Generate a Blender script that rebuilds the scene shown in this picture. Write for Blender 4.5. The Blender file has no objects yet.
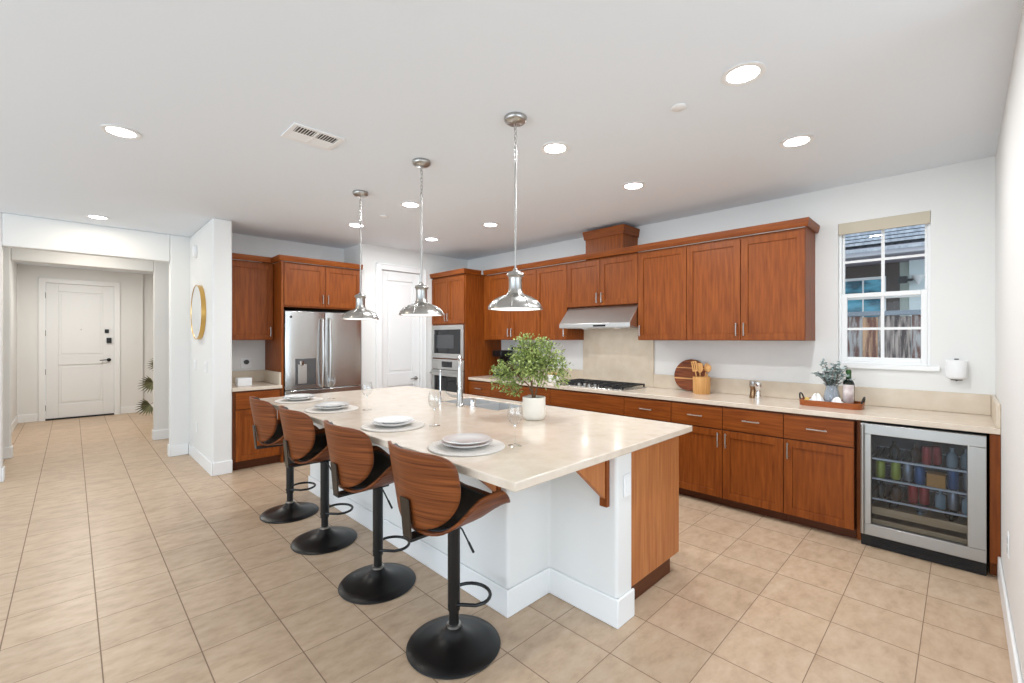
import bpy, bmesh, math, random
from mathutils import Vector, Matrix
random.seed(7)
D = bpy.data
SC = bpy.context.scene
COL = SC.collection
PI = math.pi

# ------------------------------------------------------------------ camera, world, lights, exposure
F_PX, YAW, CY, EYE = 445.0, 0.7798, 338.6, 1.454
cam_d = D.cameras.new('camera')
cam_d.sensor_fit = 'HORIZONTAL'
cam_d.sensor_width = 36.0
cam_d.lens = 36.0 * F_PX / 1024.0
cam_d.shift_y = -(341.5 - CY) / 1024.0
cam_d.clip_start = 0.02
cam = D.objects.new('camera', cam_d)
COL.objects.link(cam)
cam.location = (0, 0, EYE)
cam.rotation_euler = (PI / 2, 0, -YAW)
SC.camera = cam

SC.view_settings.view_transform = 'Standard'
SC.view_settings.look = 'None'
SC.view_settings.gamma = 1.0
SC.view_settings.use_curve_mapping = False
SC.view_settings.exposure = 0.06

world = D.worlds.new('world')
SC.world = world
world.use_nodes = True
wn = world.node_tree.nodes['Background']
wn.inputs['Color'].default_value = (0.80, 0.90, 1.0, 1)
wn.inputs['Strength'].default_value = 1.35


def area_light(name, loc, rot, sx, sy, power, color=(1, 1, 1)):
    l = D.lights.new(name, 'AREA')
    l.shape = 'RECTANGLE'
    l.size, l.size_y, l.energy, l.color = sx, sy, power, color
    o = D.objects.new(name, l)
    COL.objects.link(o)
    o.location, o.rotation_euler = loc, rot
    return o


# daylight fill added out of view behind and left, tilted up to brighten ceiling
area_light('daylight_fill_rear', (2.0, -3.6, 1.35), (PI / 2 + 0.6, 0, 0), 6.0, 2.3, 110, (0.74, 0.88, 1.0))
area_light('daylight_fill_side', (-4.4, 1.8, 1.35), (PI / 2 + 0.5, 0, -PI / 2), 7.0, 2.3, 165, (0.74, 0.88, 1.0))


# ------------------------------------------------------------------ materials
def lin(c):
    c /= 255.0
    return c / 12.92 if c <= 0.04045 else ((c + 0.055) / 1.055) ** 2.4


def rgb(r, g, b):
    return (lin(r), lin(g), lin(b), 1)


def mat(name, color, rough=0.5, metal=0.0, spec=0.5, coat=0.0, bump=None, mott=None, emit=None, trans=0.0, ior=1.45):
    """Principled material; mott = (scale, second colour, stretch, contrast) mixes in a noise pattern."""
    m = D.materials.new(name)
    m.use_nodes = True
    nt = m.node_tree
    b = nt.nodes['Principled BSDF']
    b.inputs['Base Color'].default_value = color
    b.inputs['Roughness'].default_value = rough
    b.inputs['Metallic'].default_value = metal
    b.inputs['Specular IOR Level'].default_value = spec
    b.inputs['Coat Weight'].default_value = coat
    b.inputs['Transmission Weight'].default_value = trans
    b.inputs['IOR'].default_value = ior
    if emit:
        b.inputs['Emission Color'].default_value = emit[0]
        b.inputs['Emission Strength'].default_value = emit[1]
    if mott or bump:
        tc = nt.nodes.new('ShaderNodeTexCoord')
    if mott:
        sc, c2, st = mott[:3]
        mp = nt.nodes.new('ShaderNodeMapping')
        mp.inputs['Scale'].default_value = st
        nz = nt.nodes.new('ShaderNodeTexNoise')
        nz.inputs['Scale'].default_value = sc
        nz.inputs['Detail'].default_value = 5
        rp = nt.nodes.new('ShaderNodeValToRGB')
        lo, hi = (mott[3] if len(mott) > 3 else (0.35, 0.65))
        rp.color_ramp.elements[0].position, rp.color_ramp.elements[0].color = lo, color
        rp.color_ramp.elements[1].position, rp.color_ramp.elements[1].color = hi, c2
        nt.links.new(tc.outputs['Object'], mp.inputs['Vector'])
        nt.links.new(mp.outputs['Vector'], nz.inputs['Vector'])
        nt.links.new(nz.outputs['Fac'], rp.inputs['Fac'])
        nt.links.new(rp.outputs['Color'], b.inputs['Base Color'])
    if bump:
        nb = nt.nodes.new('ShaderNodeTexNoise')
        nb.inputs['Scale'].default_value = bump[0]
        nb.inputs['Detail'].default_value = 3
        bp = nt.nodes.new('ShaderNodeBump')
        bp.inputs['Strength'].default_value = bump[1]
        bp.inputs['Distance'].default_value = 0.01
        nt.links.new(tc.outputs['Object'], nb.inputs['Vector'])
        nt.links.new(nb.outputs['Fac'], bp.inputs['Height'])
        nt.links.new(bp.outputs['Normal'], b.inputs['Normal'])
    return m


def tile_material():
    m = mat('floor_tile', rgb(205, 178, 150), 0.38, spec=0.45)
    nt = m.node_tree
    N, L = nt.nodes, nt.links
    b = N['Principled BSDF']
    tc = N.new('ShaderNodeTexCoord')
    sep = N.new('ShaderNodeSeparateXYZ')
    L.new(tc.outputs['Object'], sep.inputs[0])
    T, G = 0.3345, 0.0045

    def math_(op, a, bv, c=None):
        n = N.new('ShaderNodeMath')
        n.operation = op
        for i, v in enumerate((a, bv) if c is None else (a, bv, c)):
            if isinstance(v, (int, float)):
                n.inputs[i].default_value = v
            else:
                L.new(v, n.inputs[i])
        return n.outputs[0]
    masks, cells = [], []
    for axis, off in (('X', 0.095), ('Y', 0.14)):
        s = math_('DIVIDE', math_('ADD', sep.outputs[axis], 20 * T - off), T)
        fr = math_('FRACT', s, 0)
        d = math_('MINIMUM', fr, math_('SUBTRACT', 1.0, fr))
        masks.append(math_('LESS_THAN', d, G / 2 / T * (1.15 if axis == 'X' else 0.85)))
        cells.append(math_('FLOOR', s, 0))
    grout = math_('MAXIMUM', masks[0], masks[1])
    cmb = N.new('ShaderNodeCombineXYZ')
    L.new(cells[0], cmb.inputs[0]); L.new(cells[1], cmb.inputs[1])
    wn_ = N.new('ShaderNodeTexWhiteNoise')
    L.new(cmb.outputs[0], wn_.inputs['Vector'])
    # per-tile shifted veining, streaky
    add = N.new('ShaderNodeVectorMath'); add.operation = 'MULTIPLY_ADD'
    L.new(wn_.outputs['Color'], add.inputs[0]); add.inputs[1].default_value = (7, 7, 7)
    L.new(tc.outputs['Object'], add.inputs[2])
    mp = N.new('ShaderNodeMapping'); mp.inputs['Scale'].default_value = (1.0, 1.9, 1); mp.inputs['Rotation'].default_value = (0, 0, 0.35)
    L.new(add.outputs[0], mp.inputs['Vector'])
    nz = N.new('ShaderNodeTexNoise'); nz.inputs['Scale'].default_value = 9.0; nz.inputs['Detail'].default_value = 9; nz.inputs['Roughness'].default_value = 0.62
    L.new(mp.outputs[0], nz.inputs['Vector'])
    rp = N.new('ShaderNodeValToRGB')
    rp.color_ramp.elements[0].position = 0.22; rp.color_ramp.elements[0].color = rgb(172, 145, 119)
    rp.color_ramp.elements[1].position = 0.78; rp.color_ramp.elements[1].color = rgb(207, 185, 160)
    e = rp.color_ramp.elements.new(0.5); e.color = rgb(195, 169, 142)
    L.new(nz.outputs['Fac'], rp.inputs['Fac'])
    hv = N.new('ShaderNodeHueSaturation')
    L.new(rp.outputs['Color'], hv.inputs['Color'])
    L.new(math_('MULTIPLY_ADD', wn_.outputs['Value'], 0.07, 0.965), hv.inputs['Value'])
    mx = N.new('ShaderNodeMix'); mx.data_type = 'RGBA'
    L.new(grout, mx.inputs[0]); L.new(hv.outputs['Color'], mx.inputs[6]); mx.inputs[7].default_value = rgb(138, 114, 94)
    L.new(mx.outputs[2], b.inputs['Base Color'])
    L.new(math_('MULTIPLY_ADD', grout, 0.4, 0.36), b.inputs['Roughness'])
    bp = N.new('ShaderNodeBump'); bp.inputs['Strength'].default_value = 0.25; bp.inputs['Distance'].default_value = 0.004
    L.new(math_('SUBTRACT', 1.0, grout), bp.inputs['Height'])
    L.new(bp.outputs['Normal'], b.inputs['Normal'])
    return m


def wood(name, dark, light, stretch, rough=0.42, scale=7.0, spec=0.28):
    return mat(name, dark, rough, mott=(scale, light, stretch, (0.3, 0.72)), spec=spec)


def glass_thin(name, tint=(1, 1, 1, 1), refl=1.0):
    m = D.materials.new(name)
    m.use_nodes = True
    nt = m.node_tree
    nt.nodes.clear()
    out = nt.nodes.new('ShaderNodeOutputMaterial')
    tr = nt.nodes.new('ShaderNodeBsdfTransparent'); tr.inputs[0].default_value = tint
    gl = nt.nodes.new('ShaderNodeBsdfGlossy'); gl.inputs['Roughness'].default_value = 0.02
    fr = nt.nodes.new('ShaderNodeFresnel'); fr.inputs['IOR'].default_value = 1.45
    mu = nt.nodes.new('ShaderNodeMath'); mu.operation = 'MULTIPLY'; mu.inputs[1].default_value = refl
    mx = nt.nodes.new('ShaderNodeMixShader')
    geo = nt.nodes.new('ShaderNodeNewGeometry')
    inv = nt.nodes.new('ShaderNodeMath'); inv.operation = 'SUBTRACT'; inv.inputs[0].default_value = 1.0
    m2 = nt.nodes.new('ShaderNodeMath'); m2.operation = 'MULTIPLY'
    nt.links.new(geo.outputs['Backfacing'], inv.inputs[1]); nt.links.new(inv.outputs[0], m2.inputs[0]); nt.links.new(fr.outputs[0], m2.inputs[1])
    nt.links.new(m2.outputs[0], mu.inputs[0]); nt.links.new(mu.outputs[0], mx.inputs[0])
    nt.links.new(tr.outputs[0], mx.inputs[1]); nt.links.new(gl.outputs[0], mx.inputs[2])
    nt.links.new(mx.outputs[0], out.inputs[0])
    return m


def steel(name, c, rough, stretch=(1, 1, 60)):
    m = mat(name, c, rough, metal=1.0)
    nt = m.node_tree
    tc = nt.nodes.new('ShaderNodeTexCoord')
    mp = nt.nodes.new('ShaderNodeMapping'); mp.inputs['Scale'].default_value = stretch
    nz = nt.nodes.new('ShaderNodeTexNoise'); nz.inputs['Scale'].default_value = 18
    mr = nt.nodes.new('ShaderNodeMapRange'); mr.inputs['To Min'].default_value = rough - 0.05; mr.inputs['To Max'].default_value = rough + 0.07
    nt.links.new(tc.outputs['Object'], mp.inputs[0]); nt.links.new(mp.outputs[0], nz.inputs['Vector'])
    nt.links.new(nz.outputs['Fac'], mr.inputs['Value']); nt.links.new(mr.outputs[0], nt.nodes['Principled BSDF'].inputs['Roughness'])
    return m


M = {}
M['wall'] = mat('wall_paint', rgb(232, 231, 228), 0.75, spec=0.25, bump=(160, 0.06))
M['ceiling'] = mat('ceiling_paint', rgb(233, 238, 244), 0.8, spec=0.2, bump=(120, 0.05))
M['trim'] = mat('trim_paint', rgb(240, 240, 239), 0.4)
M['door'] = mat('door_paint', rgb(236, 236, 235), 0.42)
M['tile'] = tile_material()
M['cherry'] = wood('cherry_wood', rgb(116, 55, 15), rgb(148, 79, 27), (7, 7, 0.55))
M['cherry_h'] = wood('cherry_wood_level_grain', rgb(116, 55, 15), rgb(148, 79, 27), (0.55, 0.55, 9))
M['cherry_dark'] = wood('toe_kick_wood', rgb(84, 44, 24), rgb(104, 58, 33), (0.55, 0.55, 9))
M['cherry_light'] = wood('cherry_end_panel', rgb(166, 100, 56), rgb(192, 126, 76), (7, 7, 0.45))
M['carcass'] = wood('carcass_wood', rgb(92, 48, 24), rgb(110, 60, 30), (6, 6, 0.5))
M['quartz'] = mat('quartz_top', rgb(214, 198, 179), 0.2, mott=(14, rgb(224, 210, 194), (1, 1, 1), (0.3, 0.7)), coat=0.2)
M['splash'] = mat('quartz_backsplash', rgb(208, 192, 170), 0.3, mott=(9, rgb(218, 204, 184), (1, 1, 1), (0.3, 0.7)))
M['steel'] = steel('brushed_stainless', (0.62, 0.62, 0.61, 1), 0.27)
M['steel_light'] = steel('pale_stainless', (0.58, 0.575, 0.56, 1), 0.36)
M['nickel'] = mat('brushed_nickel', (0.46, 0.45, 0.43, 1), 0.30, metal=1.0)
M['cooler_steel'] = steel('cooler_stainless', (0.40, 0.395, 0.38, 1), 0.36)
M['sink'] = mat('sink_steel', (0.62, 0.62, 0.62, 1), 0.42, metal=0.6)
M['chrome'] = mat('chrome', (0.8, 0.8, 0.8, 1), 0.08, metal=1.0)
M['black_metal'] = mat('black_powder_coat', rgb(13, 13, 14), 0.34, spec=0.5)
M['black'] = mat('black_plastic', rgb(18, 18, 20), 0.3)
M['dark_glass'] = mat('dark_oven_glass', rgb(34, 35, 37), 0.06)
M['grey_glass'] = mat('grey_window_glass', rgb(74, 75, 77), 0.12)
M['iron'] = mat('cast_iron', rgb(26, 26, 28), 0.55)
M['leather'] = mat('black_leatherette', rgb(20, 19, 19), 0.42, bump=(400, 0.08))
M['walnut'] = wood('walnut_ply', rgb(84, 40, 16), rgb(142, 80, 40), (1.2, 0.5, 34), 0.4, 3.2)
M['walnut_edge'] = mat('ply_edge', rgb(176, 128, 92), 0.5)
M['bracket'] = mat('bracket_metal', rgb(62, 54, 46), 0.4, metal=0.6)
M['gold'] = mat('brass_frame', rgb(212, 172, 100), 0.28, metal=1.0)
M['mirror'] = mat('mirror_silver', (0.9, 0.9, 0.9, 1), 0.02, metal=1.0)
M['white'] = mat('white_plastic', rgb(240, 240, 240), 0.35)
M['porcelain'] = mat('white_porcelain', rgb(240, 238, 235), 0.12, coat=0.5)
M['woven'] = mat('white_woven_mat', rgb(226, 219, 211), 0.8, bump=(260, 0.6))
M['pot'] = mat('cream_pot', rgb(232, 224, 212), 0.55, bump=(90, 0.1))
M['soil'] = mat('soil', rgb(52, 38, 28), 0.95)
M['bark'] = mat('bark', rgb(104, 78, 56), 0.9)
M['glass'] = glass_thin('clear_glass', (0.985, 0.99, 0.99, 1), 2.4)
M['pane'] = glass_thin('window_glass', (0.97, 0.99, 1.0, 1), 0.6)
M['cooler_glass'] = glass_thin('tinted_glass', (0.70, 0.74, 0.79, 1), 1.3)
M['shade'] = mat('beige_shade', rgb(203, 192, 172), 0.8, bump=(300, 0.1))
M['lens'] = mat('light_lens', rgb(255, 250, 240), 0.5, emit=((0.97, 0.98, 1.0, 1), 22.0))
M['lens_p'] = mat('pendant_lens', rgb(255, 250, 240), 0.5, emit=((1.0, 0.98, 0.96, 1), 1.6))
M['bamboo'] = wood('bamboo', rgb(196, 142, 84), rgb(222, 172, 112), (14, 14, 0.8), 0.5, 5)
M['rack_wood'] = wood('rack_beech', rgb(206, 168, 120), rgb(226, 192, 148), (14, 1, 14), 0.5, 5)
M['acacia'] = wood('acacia', rgb(92, 42, 22), rgb(150, 82, 42), (1.5, 1.5, 14), 0.4, 4)
M['maple'] = wood('maple_strip', rgb(206, 148, 90), rgb(224, 172, 112), (1, 1, 12), 0.4, 5)
M['tray'] = wood('tray_wood', rgb(136, 70, 34), rgb(176, 100, 52), (6, 1, 6), 0.35, 5)


def leaf_mat(name, c1, c2):
    m = mat(name, c1, 0.5)
    nt = m.node_tree
    g = nt.nodes.new('ShaderNodeNewGeometry')
    r = nt.nodes.new('ShaderNodeValToRGB')
    r.color_ramp.elements[0].color, r.color_ramp.elements[1].color = c1, c2
    nt.links.new(g.outputs['Random Per Island'], r.inputs[0])
    nt.links.new(r.outputs[0], nt.nodes['Principled BSDF'].inputs['Base Color'])
    return m


M['leaf'] = leaf_mat('tree_leaf', rgb(84, 104, 44), rgb(176, 190, 110))
M['euca'] = leaf_mat('eucalyptus_leaf', rgb(70, 94, 92), rgb(186, 202, 200))
M['palm'] = leaf_mat('palm_leaf', rgb(74, 78, 56), rgb(128, 130, 96))


# ------------------------------------------------------------------ mesh building helpers
class MB:
    def __init__(self):
        self.bm = bmesh.new()

    def quad(self, vs):
        return self.bm.faces.new([self.bm.verts.new(v) for v in vs])

    def box(self, x0, x1, y0, y1, z0, z1):
        x0, x1 = min(x0, x1), max(x0, x1); y0, y1 = min(y0, y1), max(y0, y1); z0, z1 = min(z0, z1), max(z0, z1)
        v = [self.bm.verts.new(p) for p in ((x0, y0, z0), (x1, y0, z0), (x1, y1, z0), (x0, y1, z0), (x0, y0, z1), (x1, y0, z1), (x1, y1, z1), (x0, y1, z1))]
        for f in ((0, 3, 2, 1), (4, 5, 6, 7), (0, 1, 5, 4), (1, 2, 6, 5), (2, 3, 7, 6), (3, 0, 4, 7)):
            self.bm.faces.new([v[i] for i in f])
        return self

    def prism(self, pts, h0, h1, axis='z'):
        """polygon pts (CCW) in the plane normal to axis, extruded from h0 to h1."""
        def P(a, b, h):
            return {'z': (a, b, h), 'y': (a, h, b), 'x': (h, a, b)}[axis]
        lo = [self.bm.verts.new(P(a, b, h0)) for a, b in pts]
        hi = [self.bm.verts.new(P(a, b, h1)) for a, b in pts]
        self.bm.faces.new(lo); self.bm.faces.new(hi)
        n = len(pts)
        for i in range(n):
            self.bm.faces.new([lo[i], lo[(i + 1) % n], hi[(i + 1) % n], hi[i]])
        return self

    def lathe(self, prof, c=(0, 0, 0), n=32, axis='z', closed=False):
        """prof = [(radius, height)], revolved about axis through c."""
        rings = []
        for r, h in prof:
            if r < 1e-6:
                rings.append([self.bm.verts.new(self._ax(c, 0, 0, h, axis))])
            else:
                rings.append([self.bm.verts.new(self._ax(c, r * math.cos(2 * PI * i / n), r * math.sin(2 * PI * i / n), h, axis)) for i in range(n)])
        prs = list(zip(rings, rings[1:])) + ([(rings[-1], rings[0])] if closed else [])
        for a, b in prs:
            for i in range(n):
                j = (i + 1) % n
                if len(a) == 1 and len(b) == 1:
                    continue
                if len(a) == 1:
                    self.bm.faces.new([a[0], b[j], b[i]])
                elif len(b) == 1:
                    self.bm.faces.new([a[i], a[j], b[0]])
                else:
                    self.bm.faces.new([a[i], a[j], b[j], b[i]])
        if not closed:
            if len(rings[0]) > 1: self.bm.faces.new(rings[0])
            if len(rings[-1]) > 1: self.bm.faces.new(rings[-1])
        return self

    @staticmethod
    def _ax(c, a, b, h, axis):
        if axis == 'z': return (c[0] + a, c[1] + b, c[2] + h)
        if axis == 'x': return (c[0] + h, c[1] + a, c[2] + b)
        return (c[0] + b, c[1] + h, c[2] + a)

    def tube(self, pts, r, n=10, loop=False):
        pts = [Vector(p) for p in pts]
        m = len(pts)
        rad = r if isinstance(r, (list, tuple)) else [r] * m
        rings, prev = [], None
        for i, p in enumerate(pts):
            if loop:
                t = pts[(i + 1) % m] - pts[i - 1]
            else:
                t = pts[min(i + 1, m - 1)] - pts[max(i - 1, 0)]
            t.normalize()
            if prev is None:
                up = Vector((0, 0, 1)) if abs(t.z) < 0.9 else Vector((1, 0, 0))
                a = t.cross(up).normalized()
            else:
                a = (prev - t * prev.dot(t)).normalized()
            prev = a
            b = t.cross(a)
            rings.append([self.bm.verts.new(p + (a * math.cos(2 * PI * k / n) + b * math.sin(2 * PI * k / n)) * rad[i]) for k in range(n)])
        prs = list(zip(rings, rings[1:])) + ([(rings[-1], rings[0])] if loop else [])
        for a, b in prs:
            for k in range(n):
                self.bm.faces.new([a[k], a[(k + 1) % n], b[(k + 1) % n], b[k]])
        if not loop:
            self.bm.faces.new(rings[0]); self.bm.faces.new(rings[-1])
        return self

    def fan(self, outline, fn, rings=(0.0, 0.3, 0.6, 0.85, 1.0)):
        """disc-like sheet: the 2-D outline scaled about its centre, mapped to 3-D by fn(u, v)."""
        cu = sum(p[0] for p in outline) / len(outline); cv = sum(p[1] for p in outline) / len(outline)
        prev = None
        for r in rings:
            if r == 0:
                cur = [self.bm.verts.new(fn(cu, cv))]
            else:
                cur = [self.bm.verts.new(fn(cu + (p[0] - cu) * r, cv + (p[1] - cv) * r)) for p in outline]
            if prev:
                n = len(cur)
                for i in range(n):
                    j = (i + 1) % n
                    if len(prev) == 1:
                        self.bm.faces.new([prev[0], cur[i], cur[j]])
                    else:
                        self.bm.faces.new([prev[i], cur[i], cur[j], prev[j]])
            prev = cur
        return self

    def leaf(self, p, d, up, ln, w):
        d = d.normalized(); s = d.cross(up)
        if s.length < 1e-4: s = d.cross(Vector((1, 0, 0)))
        s.normalize(); nrm = s.cross(d)
        a = self.bm.verts.new(p); b = self.bm.verts.new(p + d * ln * 0.45 + s * w / 2 + nrm * w * 0.12)
        c = self.bm.verts.new(p + d * ln); e = self.bm.verts.new(p + d * ln * 0.45 - s * w / 2 + nrm * w * 0.12)
        self.bm.faces.new([a, b, c]); self.bm.faces.new([a, c, e])


def wloc(o):
    v = Vector((0, 0, 0))
    while o:
        v += o.location
        o = o.parent
    return v


def obj(name, mb, m, parent=None, bevel=0.0, seg=2, angle=35, origin=None):
    """link the collected shapes as ONE mesh object. Shapes are given in world coordinates."""
    bm = mb.bm
    bmesh.ops.recalc_face_normals(bm, faces=bm.faces)
    if parent is not None:
        off = wloc(parent)
    else:
        off = Vector(origin) if origin else Vector((0, 0, 0))
    if off.length:
        bmesh.ops.translate(bm, verts=bm.verts, vec=-off)
    lim = math.radians(angle)
    for f in bm.faces: f.smooth = True
    for e in bm.edges:
        if len(e.link_faces) == 2 and e.calc_face_angle(0) > lim: e.smooth = False
    me = D.meshes.new(name)
    bm.to_mesh(me); bm.free()
    me.materials.append(M[m] if isinstance(m, str) else m)
    o = D.objects.new(name, me)
    COL.objects.link(o)
    if parent is not None: o.parent = parent
    else: o.location = off
    if bevel:
        b = o.modifiers.new('bevel', 'BEVEL'); b.width = bevel; b.segments = seg; b.limit_method = 'ANGLE'; b.angle_limit = math.radians(40)
    return o


def solid(o, t, off=0.0):
    s = o.modifiers.new('thickness', 'SOLIDIFY'); s.thickness = t; s.offset = off
    return o


def tag(o, label=None, cat=None, group=None, kind=None):
    if label: o['label'] = label
    if cat: o['category'] = cat
    if group: o['group'] = group
    if kind: o['kind'] = kind
    return o


def thing(name, label, cat, loc=(0, 0, 0), group=None):
    o = D.objects.new(name, None)
    o.empty_display_size = 0.05
    COL.objects.link(o)
    o.location = loc
    return tag(o, label, cat, group)


def struct(name, mb, m, label, cat, parent=None, **k):
    o = obj(name, mb, m, parent, **k)
    if parent is None: tag(o, label, cat, kind='structure')
    return o


def dup(o, loc, label=None, rz=0.0, parent=None):
    c = o.copy(); COL.objects.link(c)
    if parent is not None: c.parent = parent
    else:
        c.location = loc; c.rotation_euler = (0, 0, rz)
        if label: c['label'] = label
    for ch in [x for x in D.objects if x.parent == o]:
        dup(ch, None, None, 0, c)
    return c


def front(facing, plane):
    """maps (along, outward, z) ranges to a box on a front facing -X, +X or -Y."""
    def B(mb, a0, a1, o0, o1, z0, z1):
        if facing == '-X': mb.box(plane - o1, plane - o0, a0, a1, z0, z1)
        elif facing == '+X': mb.box(plane + o0, plane + o1, a0, a1, z0, z1)
        else: mb.box(a0, a1, plane - o1, plane - o0, z0, z1)
    def Pt(a, o, z):
        return {'-X': (plane - o, a, z), '+X': (plane + o, a, z), '-Y': (a, plane - o, z)}[facing]
    return B, Pt


def shaker(facing, plane, a0, a1, z0, z1, parent, name='door', w=0.058, th=0.02, m='cherry'):
    B, _ = front(facing, plane)
    mb = MB(); g = 0.0025
    a0 += g; a1 -= g; z0 += g; z1 -= g
    B(mb, a0, a0 + w, 0.001, th, z0, z1); B(mb, a1 - w, a1, 0.001, th, z0, z1)
    B(mb, a0 + w, a1 - w, 0.001, th, z0, z0 + w); B(mb, a0 + w, a1 - w, 0.001, th, z1 - w, z1)
    B(mb, a0 + w, a1 - w, 0.001, th - 0.009, z0 + w, z1 - w)
    return obj(name, mb, m, parent, bevel=0.0015)


def slab(facing, plane, a0, a1, z0, z1, parent, name='drawer', th=0.02, m='cherry_h'):
    B, _ = front(facing, plane)
    mb = MB(); g = 0.0025
    B(mb, a0 + g, a1 - g, 0.001, th, z0 + g, z1 - g)
    return obj(name, mb, m, parent, bevel=0.002)


def pull(facing, plane, a, z, parent, vertical, ln=0.12, th=0.02):
    _, Pt = front(facing, plane)
    mb = MB(); o = th + 0.026; h = ln / 2
    if vertical:
        mb.tube([Pt(a, o, z - h), Pt(a, o + 0.004, z), Pt(a, o, z + h)], 0.0055, 8)
        for s in (-1, 1): mb.tube([Pt(a, th - 0.001, z + s * h * 0.75), Pt(a, o, z + s * h * 0.75)], 0.005, 8)
    else:
        mb.tube([Pt(a - h, o, z), Pt(a, o + 0.004, z), Pt(a + h, o, z)], 0.0055, 8)
        for s in (-1, 1): mb.tube([Pt(a + s * h * 0.75, th - 0.001, z), Pt(a + s * h * 0.75, o, z)], 0.005, 8)
    return obj('handle', mb, 'nickel', parent)


# ------------------------------------------------------------------ the room
ZC = 2.735            # ceiling
XW = 4.60             # wall behind the range
YR = -0.165           # wall on the right
YP, XP, YN = 5.68, 2.77, 6.22      # pantry wall, its return, back of the fridge niche
SX0, SX1, SY = 1.058, 1.238, 5.57   # stub wall with the mirror
YH, YI, YF = 6.85, 8.13, 11.40     # hall wall, inner hall wall, entry wall

struct('floor', MB().box(-5, 4.72, -4, 11.6, -0.1, 0), 'tile', 'beige square ceramic floor tiles with brown grout lines', 'floor')
struct('ceiling', MB().box(-5, 4.72, -4, 11.6, ZC, ZC + 0.1), 'ceiling', 'smooth white painted ceiling with recessed lights', 'ceiling')

WY0, WY1, WZ0, WZ1 = 0.166, 0.736, 1.245, 2.42
w = MB()
w.box(XW, XW + 0.12, YR - 0.12, WY0, 0, ZC); w.box(XW, XW + 0.12, WY1, YP, 0, ZC)
w.box(XW, XW + 0.12, WY0, WY1, 0, WZ0); w.box(XW, XW + 0.12, WY0, WY1, WZ1, ZC)
struct('wall_range', w, 'wall', 'white wall behind the cooktop and the window', 'wall')
struct('wall_right', MB().box(2.4, XW, YR - 0.12, YR, 0, ZC), 'wall', 'white wall at right edge beside the beverage fridge', 'wall')

PD0, PD1, PDZ = 3.06, 3.70, 2.42   # pantry door opening
w = MB()
w.box(XP, PD0, YP, YP + 0.12, 0, ZC); w.box(PD1, XW + 0.12, YP, YP + 0.12, 0, ZC); w.box(PD0, PD1, YP, YP + 0.12, PDZ, ZC)
w.box(XP, XP + 0.12, YP + 0.12, YN, 0, ZC)
struct('wall_pantry', w, 'wall', 'white wall around the closed pantry door', 'wall')
struct('wall_niche', MB().box(SX1, XP + 0.12, YN, YN + 0.12, 0, ZC), 'wall', 'white wall behind the fridge and small counter', 'wall')
struct('wall_stub', MB().box(SX0, SX1, SY, YH, 0, ZC), 'wall', 'short white wall end carrying the round mirror', 'wall', bevel=0.015, seg=3)

OX0, OX1, OZ = -0.505, 0.86, 2.40
w = MB()
w.box(-5, OX0, YH, YH + 0.12, 0, ZC); w.box(OX1, SX1, YH, YH + 0.12, 0, ZC); w.box(OX0, OX1, YH, YH + 0.12, OZ, ZC)
struct('wall_hall', w, 'wall', 'white wall with wide cased opening to the entry hall', 'wall', bevel=0.012, seg=3)
w = MB()
w.box(-5, -0.53, YI, YI + 0.12, 0, ZC); w.box(0.836, 3.0, YI, YI + 0.12, 0, ZC); w.box(-0.53, 0.836, YI, YI + 0.12, 2.41, ZC)
struct('wall_inner', w, 'wall', 'second white wall with opening deeper in the hall', 'wall', bevel=0.012, seg=3)
DX0, DX1, DZ = -0.335, 0.575, 2.445
w = MB()
w.box(-0.67, DX0, YF, YF + 0.14, 0, ZC); w.box(DX1, 1.0, YF, YF + 0.14, 0, ZC); w.box(DX0, DX1, YF, YF + 0.14, DZ, ZC)
w.box(1.0, 2.2, YF + 0.05, YF + 0.19, 0, ZC)
w.box(-0.79, -0.67, YI + 0.12, YF + 0.14, 0, ZC); w.box(2.2, 2.32, YI + 0.12, YF + 0.19, 0, ZC)
struct('wall_entry', w, 'wall', 'white entry walls around the front door', 'wall')

# baseboards
BH, BT = 0.14, 0.014


def base(name, boxes, label):
    b = MB()
    for q in boxes: b.box(*q, 0, BH)
    return struct(name, b, 'trim', label, 'baseboard', bevel=0.006)


base('baseboard_right', [(2.4, 4.03, YR, YR + BT)], 'white baseboard along the right wall')
base('baseboard_stub', [(SX0 - BT, SX0, SY - BT, YH - BT), (SX0, SX1, SY - BT, SY)], 'white baseboard around the mirror wall')
base('baseboard_hall', [(OX1, SX0 - BT, YH - BT, YH), (-5, OX0, YH - BT, YH), (OX1 - BT, OX1, YH - BT, YH + 0.12), (OX0, OX0 + BT, YH - BT, YH + 0.12)], 'white baseboard of the hall opening')
base('baseboard_inner', [(0.836 - BT, 3.0, YI - BT, YI), (-5, -0.53 + BT, YI - BT, YI), (0.836 - BT, 0.836, YI, YI + 0.12), (-0.53, -0.53 + BT, YI, YI + 0.12)], 'white baseboard of the second hall opening')
base('baseboard_entry', [(-0.67, DX0 - 0.09, YF - BT, YF), (DX1 + 0.09, 1.0, YF - BT, YF), (-0.67, -0.67 + BT, YI + 0.12, YF), (1.0, 2.2, YF + 0.05 - BT, YF + 0.05)], 'white baseboard beside the front door')
base('baseboard_pantry', [(XP, 2.97, YP - BT, YP), (3.79, 3.91, YP - BT, YP), (XP - BT, XP, YP - BT, YN)], 'white baseboard beside the pantry door')


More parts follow.
